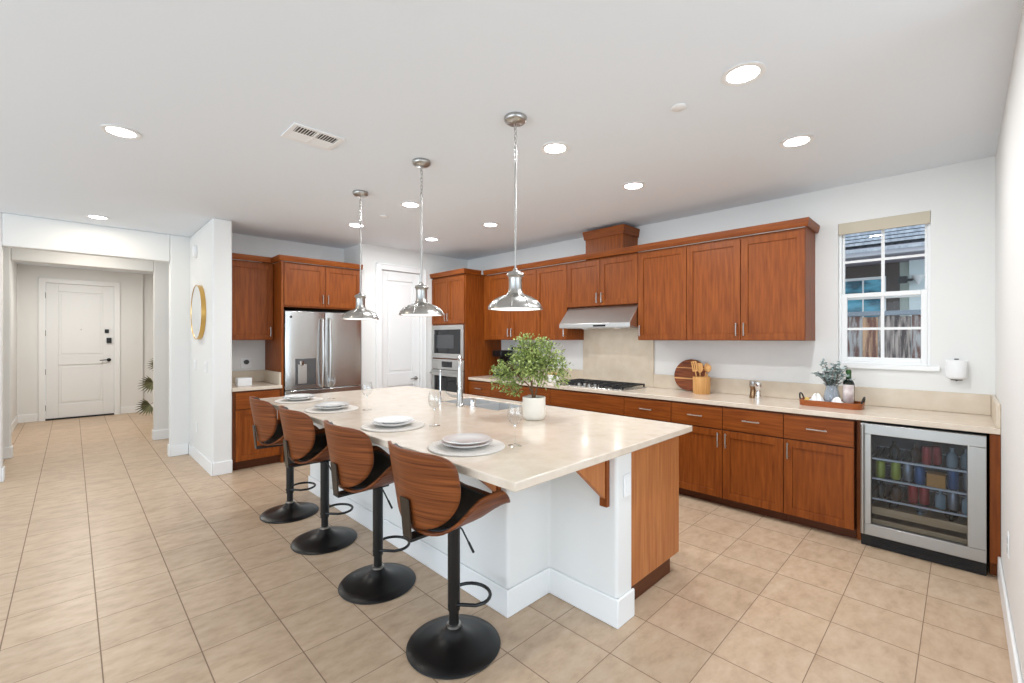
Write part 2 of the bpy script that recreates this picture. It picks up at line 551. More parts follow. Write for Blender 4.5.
def casing(name, x0, x1, y, z1, label, wd=0.085):
    b = MB()
    b.box(x0 - wd, x0, y - 0.018, y, 0, z1 + wd); b.box(x1, x1 + wd, y - 0.018, y, 0, z1 + wd); b.box(x0, x1, y - 0.018, y, z1, z1 + wd)
    b.box(x0 - wd, x0 - wd + 0.02, y - 0.026, y - 0.018, 0, z1 + wd); b.box(x1 + wd - 0.02, x1 + wd, y - 0.026, y - 0.018, 0, z1 + wd)
    b.box(x0 - wd, x1 + wd, y - 0.026, y - 0.018, z1 + wd - 0.02, z1 + wd)
    return struct(name, b, 'trim', label, 'door casing', bevel=0.003)


casing('trim_1', DX0, DX1, YF, DZ, 'white casing around the front door')
casing('trim_2', PD0, PD1, YP, PDZ, 'white casing around the pantry door')


def panel_door(name, x0, x1, y, z1, label, splits, lock):
    t = D.objects.new(name, None); COL.objects.link(t); t.location = ((x0 + x1) / 2, y, 0)
    tag(t, label, 'door', kind='structure')
    x0 += 0.004; x1 -= 0.004; z0 = 0.012; z1 -= 0.004; s = 0.13 * (x1 - x0) / 0.75
    mb = MB(); y0, y1 = y, y + 0.044
    mb.box(x0, x0 + s, y0, y1, z0, z1); mb.box(x1 - s, x1, y0, y1, z0, z1)
    zs = [z0] + list(splits) + [z1]
    # rails: bottom, lock, top
    mb.box(x0 + s, x1 - s, y0, y1, z0, zs[1]); mb.box(x0 + s, x1 - s, y0, y1, zs[2], zs[3]); mb.box(x0 + s, x1 - s, y0, y1, zs[4], z1)
    for a, b in ((zs[1], zs[2]), (zs[3], zs[4])):
        mb.box(x0 + s, x1 - s, y0 + 0.014, y1 - 0.01, a, b)
        q = 0.035
        mb.box(x0 + s + q, x1 - s - q, y0 + 0.006, y0 + 0.02, a + q, b - q)
    obj('door_leaf', mb, 'door', t, bevel=0.004)
    return t


d1 = panel_door('door_1', DX0, DX1, YF + 0.012, DZ, 'white two panel front door with black lock and keypad', (0.27, 0.98, 1.14, 2.30), True)
hx = DX1 - 0.075
mb = MB(); mb.lathe([(0.032, 0), (0.032, 0.012), (0.012, 0.016), (0.012, 0.05)], (hx, YF + 0.012, 1.05), 20, 'y')
for v in mb.bm.verts: v.co.y = 2 * (YF + 0.012) - v.co.y
mb.tube([(hx, YF - 0.035, 1.05), (hx - 0.05, YF - 0.042, 1.052), (hx - 0.13, YF - 0.04, 1.045)], [0.012, 0.010, 0.008], 10)
obj('lever_handle', mb, 'black_metal', d1)
mb = MB(); mb.box(hx - 0.035, hx + 0.035, YF - 0.03, YF + 0.011, 1.37, 1.47); mb.lathe([(0.016, 0), (0.016, 0.02)], (hx, YF - 0.05, 1.42), 14, 'y')
obj('keypad_lock', mb, 'black', d1, bevel=0.004)
obj('deadbolt', MB().box(hx - 0.06, hx + 0.0, YF - 0.012, YF + 0.011, 1.56, 1.63), 'black', d1, bevel=0.006)
mb = MB(); mb.lathe([(0.009, 0), (0.009, 0.012)], ((DX0 + DX1) / 2, YF + 0.0, 1.62), 12, 'y'); obj('peephole', mb, 'nickel', d1)
obj('bottom_sweep', MB().box(DX0 + 0.002, DX1 - 0.002, YF - 0.006, YF + 0.05, 0.0, 0.03), 'black', d1)
mb = MB()
for z in (0.22, 0.86, 1.55, 2.22): mb.box(DX0 - 0.006, DX0 + 0.006, YF - 0.006, YF + 0.013, z - 0.05, z + 0.05)
obj('hinge', mb, 'black_metal', d1)
d2 = panel_door('door_2', PD0, PD1, YP + 0.03, PDZ, 'white two panel pantry door with nickel lever', (0.25, 0.78, 0.96, 2.28), False)
mb = MB(); hx = PD1 - 0.07
mb.lathe([(0.028, 0.0), (0.028, -0.012), (0.011, -0.016), (0.011, -0.05)], (hx, YP + 0.03, 0.87), 18, 'y')
mb.tube([(hx, YP - 0.018, 0.87), (hx - 0.05, YP - 0.022, 0.872), (hx - 0.11, YP - 0.02, 0.866)], [0.011, 0.009, 0.007], 10)
obj('lever_handle', mb, 'nickel', d2)

# window with muntins, sill and two sashes
win = D.objects.new('window_1', None); COL.objects.link(win); win.location = (XW, (WY0 + WY1) / 2, WZ0)
tag(win, 'white double-hung window with grilles looking onto a fence', 'window', kind='structure')
fx0, fx1 = XW + 0.035, XW + 0.10
mb = MB(); f = 0.02
mb.box(fx0, fx1, WY0, WY0 + f, WZ0, WZ1); mb.box(fx0, fx1, WY1 - f, WY1, WZ0, WZ1)
mb.box(fx0, fx1, WY0 + f, WY1 - f, WZ0, WZ0 + f); mb.box(fx0, fx1, WY0 + f, WY1 - f, WZ1 - f, WZ1)
obj('window_frame', mb, 'trim', win, bevel=0.003)
zm = 1.80


def sash(x, z0, z1, wdt, zbar, y0, y1):
    mb = MB()
    mb.box(x, x + 0.026, y0, y0 + wdt, z0, z1); mb.box(x, x + 0.026, y1 - wdt, y1, z0, z1)
    mb.box(x, x + 0.026, y0 + wdt, y1 - wdt, z0, z0 + wdt); mb.box(x, x + 0.026, y0 + wdt, y1 - wdt, z1 - wdt, z1)
    s = obj('window_sash', mb, 'trim', win, bevel=0.003)
    ym = (y0 + y1) / 2
    g = MB(); g.box(x + 0.008, x + 0.018, ym - 0.011, ym + 0.011, z0 + wdt, z1 - wdt)
    g.box(x + 0.008, x + 0.018, y0 + wdt, ym - 0.011, zbar - 0.01, zbar + 0.01); g.box(x + 0.008, x + 0.018, ym + 0.011, y1 - wdt, zbar - 0.01, zbar + 0.01)
    obj('grille', g, 'trim', s)
    obj('pane', MB().box(x + 0.011, x + 0.015, y0 + wdt, y1 - wdt, z0 + wdt, z1 - wdt), 'pane', s)


sash(fx0 + 0.034, zm - 0.02, WZ1 - f, 0.016, 2.10, WY0 + f, WY1 - f)
sash(fx0 + 0.004, WZ0 + f, zm + 0.03, 0.036, 1.535, WY0 + f, WY1 - f)
mb = MB(); mb.box(XW - 0.022, XW - 0.0005, WY0 - 0.05, WY1 + 0.05, WZ0 - 0.035, WZ0 + 0.001); mb.box(XW - 0.0004, fx0, WY0, WY1, WZ0 - 0.003, WZ0 + 0.001)
obj('window_sill', mb, 'trim', win, bevel=0.003)
t = thing('roller_shade', 'beige fabric shade rolled up at top of kitchen window', 'window shade', (XW + 0.015, 0.451, 2.33))
mb = MB(); mb.box(XW - 0.004, XW + 0.004, WY0 + 0.002, WY1 - 0.002, 2.325, 2.419); obj('valance', mb, 'shade', t, bevel=0.002)
mb = MB(); mb.lathe([(0.018, 0), (0.018, WY1 - WY0 - 0.02)], (XW + 0.026, WY0 + 0.01, 2.392), 16, 'y'); obj('roll', mb, 'shade', t)

# ------------------------------------------------------------------ outside the window
obj_g = struct('ground_outside', MB().box(4.75, 14, -4, 6, -0.12, -0.02), mat('side_yard', rgb(150, 140, 125), 0.9, mott=(4, rgb(120, 112, 98), (1, 1, 1))), 'bare side yard beyond the window', 'ground')
fence = thing('wooden_fence', 'weathered plank fence outside the kitchen window', 'fence', (6.5, 0.6, -0.02))
fm = mat('weathered_plank', rgb(104, 58, 38), 0.85, mott=(2.6, rgb(176, 172, 170), (8, 8, 1.2), (0.44, 0.58)))
fcols = [fm, mat('brown_plank', rgb(116, 62, 36), 0.85, mott=(2.6, rgb(206, 160, 120), (9, 9, 1.1), (0.42, 0.62))), mat('grey_plank', rgb(62, 42, 36), 0.85, mott=(3.0, rgb(176, 160, 150), (9, 9, 1.0), (0.42, 0.6)))]
y = -1.6; k = 0
while y < 3.0:
    obj('plank', MB().box(6.5, 6.522, y, y + 0.138, -0.02, 1.70 + 0.012 * (k % 2)), fcols[(k * 2 + k // 3) % 3], fence, bevel=0.003)
    y += 0.142; k += 1
mb = MB(); mb.box(6.47, 6.55, -1.6, 3.0, 1.715, 1.765); obj('top_rail', mb, mat('rail_grey', rgb(132, 140, 150), 0.8), fence, bevel=0.003)
obj('bottom_rail', MB().box(6.525, 6.56, -1.6, 3.0, 0.3, 0.39), 'bark', fence)

house = thing('neighbour_house', 'neighbouring house with grey tiled roof seen through window', 'house', (8.6, 0.8, -0.02))
stucco = mat('pale_stucco', rgb(206, 214, 204), 0.9, bump=(80, 0.2))
obj('outer_wall', MB().box(8.6, 8.8, -3, 0.83, -0.02, 2.9).box(8.6, 8.8, 0.83, 5, -0.02, 1.28).box(8.6, 8.8, 1.74, 5, 1.28, 2.9).box(8.6, 8.8, 0.83, 1.74, 2.38, 2.9), stucco, house)
obj('brown_panel', MB().box(8.56, 8.6, 0.64, 0.785, -0.02, 2.57).box(8.55, 8.6, 0.785, 3, 2.385, 2.56), mat('brown_trim', rgb(92, 82, 76), 0.8), house)
obj('pale_corner', MB().box(8.5, 8.6, -0.8, 0.53, -0.02, 2.57), mat('white_siding', rgb(226, 236, 236), 0.8), house)
wf = MB(); wf.box(8.55, 8.6, 0.79, 0.83, 1.28, 2.38).box(8.55, 8.6, 1.70, 1.76, 1.28, 2.38).box(8.55, 8.6, 0.83, 1.70, 2.34, 2.38).box(8.55, 8.6, 0.83, 1.70, 1.28, 1.33).box(8.56, 8.59, 1.05, 1.07, 1.33, 2.34)
wo = obj('house_window', wf, 'trim', house)
obj('pane', MB().box(8.575, 8.585, 0.83, 1.70, 1.33, 2.34), mat('teal_glass', rgb(30, 84, 104), 0.05, mott=(2.2, rgb(96, 180, 206), (1, 1, 2.6), (0.42, 0.6))), wo)
obj('soffit', MB().prism([(7.95, 2.63), (8.6, 2.565), (8.6, 2.60), (7.95, 2.67)], -3, 5, 'y'), mat('soffit_paint', rgb(176, 168, 182), 0.8), house)
obj('gutter', MB().box(7.88, 7.97, -3, 5, 2.60, 2.72), mat('gutter_paint', rgb(196, 194, 200), 0.6), house, bevel=0.01)
roofm = mat('roof_tile', rgb(166, 172, 182), 0.8, mott=(5, rgb(204, 208, 214), (1, 4, 1)))
mb = MB(); sl = 0.42
for i in range(18):
    x0, x1 = 7.86 + i * 0.2, 7.86 + (i + 1) * 0.2 + 0.04
    z0, z1 = 2.72 + i * 0.2 * sl, 2.72 + (i + 1.3) * 0.2 * sl
    mb.prism([(x0, z0 + 0.040), (x1 + 0.02, z1 - 0.012), (x1 + 0.02, z1 + 0.010), (x0, z0 + 0.078)], -3, 5, 'y')
mb.prism([(7.86, 2.66), (11.6, 2.66 + 3.74 * sl), (11.6, 2.69 + 3.74 * sl), (7.86, 2.69)], -3, 5, 'y')
obj('roof', mb, roofm, house)
fl = obj('flood_light', MB().box(8.34, 8.42, 0.54, 0.64, 2.24, 2.335).box(8.42, 8.5, 0.50, 0.53, 2.27, 2.30).box(8.38, 8.42, 0.48, 0.54, 2.27, 2.30), 'black', house, bevel=0.006)
mb = MB(); mb.lathe([(0.01, 0), (0.075, 0.13), (0.07, 0.13), (0.006, 0.01)], (8.41, 0.43, 2.21), 16, 'z', True); obj('lamp_cone', mb, 'white', house)


# ------------------------------------------------------------------ island
IX0, IX1, IY0, IY1 = 1.18, 2.74, 1.176, 4.46
plan = [(1.62, 1.67), (1.95, 1.67), (1.95, 1.22), (2.10, 1.22), (2.10, 4.40), (1.62, 4.40)]
mb = MB(); mb.prism(plan, 0, 0.8755)
iw = struct('wall_island', mb, 'wall', 'white half wall under the island top', 'half wall', bevel=0.018, seg=4)


bb = MB(); bh = 0.145
bb.prism([(1.606, 1.656), (1.936, 1.656), (1.936, 1.206), (2.10, 1.206), (2.10, 1.2195), (1.9495, 1.2195), (1.9495, 1.6695), (1.6195, 1.6695), (1.6195, 4.40), (1.606, 4.40)], 0, bh)
obj('baseboard', bb, 'trim', iw, bevel=0.01, seg=3)
mb = MB(); mb.box(2.004, 2.074, 1.213, 1.219, 0.64, 0.755); ou = obj('outlet_plate', mb, 'white', iw, bevel=0.003)
mb = MB(); mb.box(2.024, 2.054, 1.211, 1.2135, 0.705, 0.735); mb.box(2.024, 2.054, 1.211, 1.2135, 0.66, 0.69); obj('outlet_face', mb, 'trim', ou)

ic = thing('island_cabinet', 'cherry wood island cabinets with plain end panel facing the camera', 'cabinet', (2.40, 2.83, 0))
mb = MB(); mb.box(2.101, 2.71, 1.27, 4.40, 0.115, 0.135); mb.box(2.101, 2.115, 1.27, 4.40, 0.135, 0.8755)
for y in (1.27, 1.89, 3.29, 3.84, 4.38): mb.box(2.115, 2.69, y, y + 0.02, 0.135, 0.8755)
mb.box(2.69, 2.71, 1.27, 4.40, 0.135, 0.8755); obj('body', mb, 'carcass', ic)
mb = MB(); mb.box(2.101, 2.715, 1.252, 1.270, 0.115, 0.8755); obj('end_panel', mb, 'cherry_light', ic, bevel=0.002)
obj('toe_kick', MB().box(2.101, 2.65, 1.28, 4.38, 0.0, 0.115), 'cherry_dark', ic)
for a0, a1 in ((1.272, 1.90), (3.30, 3.85), (3.85, 4.40)):
    dr = slab('+X', 2.711, a0, a1, 0.70, 0.865, ic); pull('+X', 2.711, (a0 + a1) / 2, 0.785, dr, False)
    do = shaker('+X', 2.711, a0, a1, 0.12, 0.695, ic); pull('+X', 2.711, a1 - 0.04, 0.60, do, True)
for a0, a1, h in ((1.90, 2.60, 2.56), (2.60, 3.30, 2.64)):
    do = shaker('+X', 2.711, a0, a1, 0.12, 0.865, ic); pull('+X', 2.711, h, 0.74, do, True)


def corbel(x, y, label):
    t = thing('corbel', label, 'bracket', (x, y, 0.62), 'corbels under the island top')
    obj('brace', MB().prism([(x - 0.028, 0.874), (x - 0.28, 0.874), (x - 0.27, 0.845), (x - 0.028, 0.64)], y - 0.014, y + 0.014, 'y'), 'cherry_light', t, bevel=0.002)
    obj('back_plate', MB().box(x - 0.028, x - 0.001, y - 0.022, y + 0.022, 0.598, 0.874), 'cherry', t, bevel=0.002)


corbel(1.95, 1.285, 'triangular cherry corbel under island end next to the wood end panel')
corbel(1.62, 1.74, 'triangular cherry corbel under island overhang beside the nearest stool')

# island top with a cut-out for the sink
KX0, KX1, KY0, KY1 = 2.27, 2.62, 2.46, 3.20
mb = MB(); z0, z1 = 0.8765, 0.914
bmv = mb.bm


def holed(mb, X, Y, h0, h1, hole):
    hx0, hx1, hy0, hy1 = hole
    o = [(X[0], Y[0]), (X[1], Y[0]), (X[1], Y[1]), (X[0], Y[1])]
    i = [(hx0, hy0), (hx1, hy0), (hx1, hy1), (hx0, hy1)]
    v = {}
    for nm, z in (('b', h0), ('t', h1)):
        v['o' + nm] = [mb.bm.verts.new((*p, z)) for p in o]; v['i' + nm] = [mb.bm.verts.new((*p, z)) for p in i]
        for k in range(4):
            j = (k + 1) % 4
            mb.bm.faces.new([v['o' + nm][k], v['o' + nm][j], v['i' + nm][j], v['i' + nm][k]])
    for s in 'oi':
        for k in range(4):
            j = (k + 1) % 4
            mb.bm.faces.new([v[s + 'b'][k], v[s + 'b'][j], v[s + 't'][j], v[s + 't'][k]])


holed(mb, (IX0, IX1), (IY0, IY1), z0, z1, (KX0, KX1, KY0, KY1))
o = obj('island_countertop', mb, 'quartz', None, bevel=0.005, origin=((IX0 + IX1) / 2, (IY0 + IY1) / 2, z0))
tag(o, 'large cream quartz top of the kitchen island', 'countertop')

t = thing('kitchen_sink', 'stainless double bowl sink set in the island top', 'sink', ((KX0 + KX1) / 2, (KY0 + KY1) / 2, 0.70))
for y0, y1 in ((KY0 + 0.004, 2.80), (2.83, KY1 - 0.004)):
    mb = MB(); a, b, zb = KX0 + 0.004, KX1 - 0.004, 0.72
    mb.box(a, b, y0, y1, zb, zb + 0.004)
    mb.box(a, a + 0.004, y0, y1, zb + 0.004, 0.905); mb.box(b - 0.004, b, y0, y1, zb + 0.004, 0.905)
    mb.box(a + 0.004, b - 0.004, y0, y0 + 0.004, zb + 0.004, 0.905); mb.box(a + 0.004, b - 0.004, y1 - 0.004, y1, zb + 0.004, 0.905)
    bw = obj('bowl', mb, 'sink', t)
    mb = MB(); mb.lathe([(0.045, 0.0), (0.045, 0.004), (0.03, 0.005), (0.0, 0.005)], ((a + b) / 2, (y0 + y1) / 2, zb + 0.004), 20); obj('drain', mb, 'chrome', bw)
obj('divider', MB().box(KX0 + 0.004, KX1 - 0.004, 2.801, 2.829, 0.72, 0.89), 'sink', t, bevel=0.004)

FX, FY, FZ = 2.21, 2.828, 0.914
t = thing('kitchen_faucet', 'tall chrome pull-down faucet standing behind the island sink', 'faucet', (FX, FY, FZ))
mb = MB(); mb.lathe([(0.032, 0.0), (0.032, 0.012), (0.026, 0.02), (0.024, 0.11), (0.0215, 0.13)], (FX, FY, FZ), 24); obj('base', mb, 'nickel', t)
pts = [(FX, FY, FZ + 0.12), (FX, FY, FZ + 0.30)]
for i in range(1, 10):
    a = PI * i / 9
    pts.append((FX + 0.075 * (1 - math.cos(a)) * 0.60, FY + 0.075 * (1 - math.cos(a)) * 0.80, FZ + 0.30 + 0.085 * math.sin(a)))
pts.append((pts[-1][0], pts[-1][1], FZ + 0.24))
mb = MB(); mb.tube(pts, 0.0175, 14); obj('spout', mb, 'steel', t)
mb = MB(); q = pts[-1]; mb.lathe([(0.022, 0), (0.024, -0.08), (0.02, -0.085)], q, 16); obj('spray_head', mb, 'nickel', t)
mb = MB(); mb.tube([(FX - 0.015, FY + 0.015, FZ + 0.075), (FX - 0.06, FY + 0.05, FZ + 0.085), (FX - 0.09, FY + 0.075, FZ + 0.12)], [0.012, 0.009, 0.007], 10); obj('lever', mb, 'nickel', t)
mb = MB(); mb.lathe([(0.03, 0), (0.03, 0.008), (0.024, 0.01), (0.024, 0.058), (0.02, 0.064), (0, 0.064)], (2.25, 2.715, 0.914), 24)
tag(obj('air_gap', mb, 'chrome', origin=(2.25, 2.715, 0.914)), 'short chrome cylinder beside the faucet on the island', 'sink fitting')
t = thing('water_tap', 'thin chrome filtered water tap left of the faucet', 'faucet', (2.2, 3.08, 0.914))
mb = MB(); mb.lathe([(0.02, 0), (0.02, 0.01), (0.011, 0.014), (0.011, 0.05)], (2.2, 3.08, 0.914), 16); obj('base', mb, 'chrome', t)
mb = MB(); mb.tube([(2.2, 3.08, 0.955), (2.2, 3.08, 1.14), (2.205, 3.087, 1.175), (2.225, 3.115, 1.19), (2.25, 3.15, 1.185), (2.26, 3.163, 1.165)], 0.0055, 10); obj('spout', mb, 'chrome', t)


# ------------------------------------------------------------------ bar stools (built facing +X about the origin)
def stool():
    t = thing('bar_stool', '', 'bar stool', (0, 0, 0), 'walnut bar stools along the island')
    mb = MB(); mb.lathe([(0.0, 0.0), (0.218, 0.0), (0.222, 0.005), (0.216, 0.012), (0.17, 0.021), (0.11, 0.034), (0.07, 0.05), (0.045, 0.072), (0.034, 0.092), (0.0, 0.094)], n=56)
    obj('base', mb, 'black_metal', t, angle=60)
    mb = MB(); mb.lathe([(0.034, 0.088), (0.034, 0.103), (0.026, 0.105)], n=24); obj('collar', mb, 'nickel', t)
    mb = MB(); mb.lathe([(0.024, 0.095), (0.024, 0.19)], n=24); mb.lathe([(0.0295, 0.17), (0.0295, 0.575)], n=24); obj('pole', mb, 'black_metal', t)
    FH = 0.20
    pts = [(0.018, 0.04, FH), (0.06, 0.09, FH), (0.10, 0.102, FH)]
    for i in range(1, 12):
        a = PI / 2 - PI * i / 12
        pts.append((0.10 + 0.095 * math.cos(a), 0.102 * math.sin(a), FH))
    pts += [(0.10, -0.102, FH), (0.06, -0.09, FH), (0.018, -0.04, FH), (-0.026, 0, FH)]
    mb = MB(); mb.tube(pts, 0.0085, 8, True); fr = obj('footrest', mb, 'black_metal', t)
    obj('plate', MB().box(-0.05, 0.05, -0.045, 0.045, 0.575, 0.588), 'black_metal', t, bevel=0.003)
    mb = MB(); mb.tube([(-0.01, -0.04, 0.585), (-0.004, -0.068, 0.57), (0.014, -0.085, 0.52), (0.03, -0.10, 0.475)], 0.004, 8)
    mb.tube([(0.018, -0.088, 0.51), (0.03, -0.10, 0.475), (0.035, -0.104, 0.462)], 0.006, 8)
    obj('height_lever', mb, 'black_metal', t)

    # seat: a dished ply shell with raised sides and a falling front edge
    def sz(x, y):
        c = max(0.0, x / 0.215) ** 2 * 0.072 + max(0.0, -x - 0.1) * 0.12
        u = (x + 0.215) / 0.43
        s = 0.052 + 0.115 * math.sin(PI * min(1.0, max(0.0, u * 1.0))) ** 1.3 * (1.0 if u < 0.5 else 1.0)
        if u > 0.5: s = 0.167
        if u > 0.68: s *= 1.0 - ((u - 0.68) / 0.32) ** 1.8
        return 0.594 + c + s * (abs(y) / 0.235) ** 3.2

    def seat_outline(k):
        out = []
        for i in range(48):
            a = 2 * PI * i / 48
            c, s_ = math.cos(a), math.sin(a)
            e = 0.5 if c > 0 else 0.95
            x = math.copysign(abs(c) ** e, c) * 0.215; y = math.copysign(abs(s_) ** (0.45 if c > 0 else 0.8), s_) * 0.232
            out.append((x * k, y * k))
        return out
    mb = MB(); mb.fan(seat_outline(1.0), lambda x, y: (x, y, sz(x, y)), (0, 0.15, 0.3, 0.45, 0.6, 0.72, 0.84, 0.93, 1.0))
    solid(obj('seat', mb, 'walnut', t, angle=80), 0.013, 1.0)
    def cz(x, y):
        h = 0.004
        gx = (sz(x + h, y) - sz(x - h, y)) / (2 * h); gy = (sz(x, y + h) - sz(x, y - h)) / (2 * h)
        return sz(x, y) + 0.012 * math.sqrt(1 + gx * gx + gy * gy) + 0.008 * (1 - min(1, (x / 0.2) ** 2 + (y / 0.22) ** 2))
    mb = MB(); mb.fan(seat_outline(0.88), lambda x, y: (x, y, cz(x, y)), (0, 0.2, 0.4, 0.55, 0.7, 0.82, 0.92, 1.0))
    solid(obj('seat_cushion', mb, 'leather', t, angle=80), 0.018, 0.0)

    # back: curved ply shield, flat across the top and round at the foot
    zt, zb, hw = 0.982, 0.635, 0.260

    def bx(y, z):
        return -0.240 + 0.10 * (abs(y) / hw) ** 2.0 - 0.048 * (z - 0.70) / 0.28

    def back_outline(k):
        out = []
        zc_ = 0.85
        for i in range(56):
            a = 2 * PI * i / 56
            c, s_ = math.cos(a), math.sin(a)
            if s_ > 0:
                y = math.copysign(abs(c) ** 0.38, c) * hw * (1 - 0.03 * s_); z = zc_ + (abs(s_) ** 0.42) * (zt - zc_)
            else:
                y = math.copysign(abs(c) ** 0.85, c) * hw; z = zc_ - (abs(s_) ** 0.95) * (zc_ - zb)
            out.append((y * k, zc_ + (z - zc_) * k))
        return out
    rg = (0, 0.15, 0.3, 0.45, 0.6, 0.72, 0.84, 0.93, 1.0)
    mb = MB(); mb.fan(back_outline(1.0), lambda y, z: (bx(y, z), y, z), rg)
    solid(obj('backrest', mb, 'walnut', t, angle=80), 0.013, 0.0)
    mb = MB(); mb.fan(back_outline(0.90), lambda y, z: (bx(y, z) + 0.022, y, z), rg)
    solid(obj('back_cushion', mb, 'leather', t, angle=80), 0.024, 0.0)
    # L bracket holding the back
    x0 = bx(0, 0.7) - 0.008
    mb = MB(); mb.prism([(x0 - 0.007, 0.592), (x0, 0.592), (x0 - 0.016, 0.765), (x0 - 0.023, 0.765)], -0.034, 0.034, 'y')
    obj('bracket', mb, 'bracket', t, bevel=0.002)
    obj('bracket_arm', MB().box(x0 - 0.007, -0.05, -0.034, 0.034, 0.577, 0.591), 'black_metal', t, bevel=0.002)
    return t


st = stool()
labels = ['walnut backed bar stool nearest the camera, tucked at the near corner of the island',
          'walnut backed bar stool second from the near corner of the island',
          'walnut backed bar stool third from the near corner, second from the fridge end',
          'walnut backed bar stool at the far end of the island by the niche cabinet']
for i, (x, y) in enumerate(((1.29, 1.697), (1.295, 2.445), (1.295, 3.228), (1.293, 3.94))):
    rz = (0.0, 0.0, -0.02, -0.06)[i]
    if i == 0:
        st.location = (x, y, 0); st.rotation_euler = (0, 0, rz); st['label'] = labels[0]
    else:
        dup(st, (x, y, 0), labels[i], rz)


# ------------------------------------------------------------------ place settings and glasses
where = ('nearest the camera', 'second from the near end', 'third from the near end', 'farthest from the camera')
mb = MB(); mb.lathe([(0, 0), (0.188, 0), (0.192, 0.003), (0.188, 0.007), (0.15, 0.006), (0, 0.006)], n=48)
pm = tag(obj('placemat', mb, 'woven'), '', 'placemat', 'round placemats on the island')
mb = MB(); mb.lathe([(0, 0), (0.075, 0), (0.08, 0.004), (0.128, 0.02), (0.13, 0.023), (0.126, 0.024), (0.082, 0.01), (0, 0.008)], n=48)
dp = tag(obj('dinner_plate', mb, 'porcelain', angle=60), '', 'plate', 'dinner plates on the island')
mb = MB(); mb.lathe([(0, 0.0), (0.07, 0.0), (0.075, 0.005), (0.118, 0.016), (0.12, 0.019), (0.116, 0.02), (0.076, 0.011), (0, 0.009)], n=48)
sp = tag(obj('salad_plate', mb, 'porcelain', angle=60), '', 'plate', 'upper plates on the island')
for i, (x, y) in enumerate(((1.400, 1.737), (1.412, 2.470), (1.409, 3.374), (1.409, 4.067))):
    for ob, z, lb in ((pm, 0.9142, 'round white woven placemat on island, %s' % where[i]), (dp, 0.922, 'white dinner plate lying on the placemat %s' % where[i]),
                      (sp, 0.9395, 'small white plate stacked on top of the setting %s' % where[i])):
        c = ob if i == 0 else ob.copy()
        if i: COL.objects.link(c)
        c.location = (x, y, z); c['label'] = lb

g = thing('wine_glass', '', 'glass', (0, 0, 0), 'wine glasses on the island')
mb = MB(); mb.lathe([(0, 0), (0.034, 0), (0.035, 0.002), (0.012, 0.006), (0.0045, 0.012), (0, 0.012)], n=28); obj('foot', mb, 'glass', g, angle=60)
mb = MB(); mb.lathe([(0.0042, 0.010), (0.004, 0.06), (0.0045, 0.098), (0.009, 0.106), (0, 0.106)], n=14); obj('stem', mb, 'glass', g, angle=60)
mb = MB(); mb.lathe([(0.002, 0.105), (0.02, 0.112), (0.034, 0.132), (0.039, 0.158), (0.036, 0.19), (0.031, 0.212), (0.030, 0.212), (0.035, 0.19), (0.0375, 0.158), (0.033, 0.133), (0.019, 0.1145), (0.002, 0.1075)], n=32); obj('bowl', mb, 'glass', g, angle=60)
mb = MB(); mb.lathe([(0.0052, 0.094), (0.0075, 0.1), (0.0052, 0.107)], n=14); obj('knop', mb, 'chrome', g, angle=60)
for i, (x, y) in enumerate(((1.584, 1.58), (1.593, 2.292), (1.587, 3.164), (1.647, 3.967))):
    lb = 'clear stemmed wine glass beside the place setting %s' % where[i]
    if i == 0: g.location = (x, y, 0.9145); g['label'] = lb
    else: dup(g, (x, y, 0.9145), lb)

# ------------------------------------------------------------------ potted tree on the island
PX, PY, PZ = 2.205, 2.02, 0.9145
t = thing('potted_tree', 'small leafy green tree in a cream pot on the island', 'plant', (PX, PY, PZ))
mb = MB(); mb.lathe([(0, 0), (0.062, 0), (0.071, 0.008), (0.077, 0.03), (0.078, 0.07), (0.076, 0.13), (0.077, 0.148), (0.071, 0.15), (0.069, 0.13), (0, 0.13)], (PX, PY, PZ), 40); obj('pot', mb, 'pot', t, angle=50)
mb = MB(); mb.lathe([(0.0, 0.1302), (0.0685, 0.1302), (0.055, 0.137), (0, 0.141)], (PX, PY, PZ), 24); obj('soil', mb, 'soil', t)
R_ = Vector((0.711, -0.7032, 0)); U_ = Vector((0, 0, 1)); F_ = Vector((0.7032, 0.711, 0))
bp_ = Vector((PX, PY, PZ + 0.13))
mb = MB(); tips = []
stems = [(-0.02, -0.01, 0.34), (0.12, 0.03, 0.28), (-0.15, -0.03, 0.20), (-0.03, 0.08, 0.28)]
for k, (r_, f_, h_) in enumerate(stems):
    e = bp_ + R_ * r_ + F_ * f_ + U_ * h_
    m_ = bp_ + R_ * (r_ * 0.32 + 0.01 * (k % 3 - 1)) + F_ * f_ * 0.3 + U_ * h_ * 0.5
    mb.tube([bp_ + R_ * 0.008 * (k % 3 - 1), m_, e], [0.0062, 0.0048, 0.003], 7)
    for j in range(9):
        a = Vector((random.gauss(0, 1), random.gauss(0, 1), random.gauss(0.25, 0.7))).normalized()
        q = e + a * random.uniform(0.05, 0.11)
        mb.tube([m_.lerp(e, random.uniform(0.5, 1)), (e + q) / 2 + U_ * 0.01, q], [0.003, 0.002, 0.0012], 5)
obj('trunk', mb, 'bark', t)
mb = MB()
blobs = [(-0.01, 0.0, 0.34, 0.125), (0.10, 0.0, 0.32, 0.115), (-0.09, 0.0, 0.26, 0.10), (-0.19, 0.0, 0.175, 0.09), (0.18, 0.0, 0.24, 0.085), (0.06, 0.0, 0.22, 0.11), (0.02, 0.08, 0.28, 0.12), (-0.03, -0.08, 0.27, 0.11), (-0.13, 0.03, 0.13, 0.075), (-0.21, 0.03, 0.22, 0.06), (0.20, 0.0, 0.17, 0.06), (-0.10, 0.02, 0.08, 0.04), (0.09, -0.05, 0.39, 0.05), (-0.04, 0, 0.42, 0.05)]
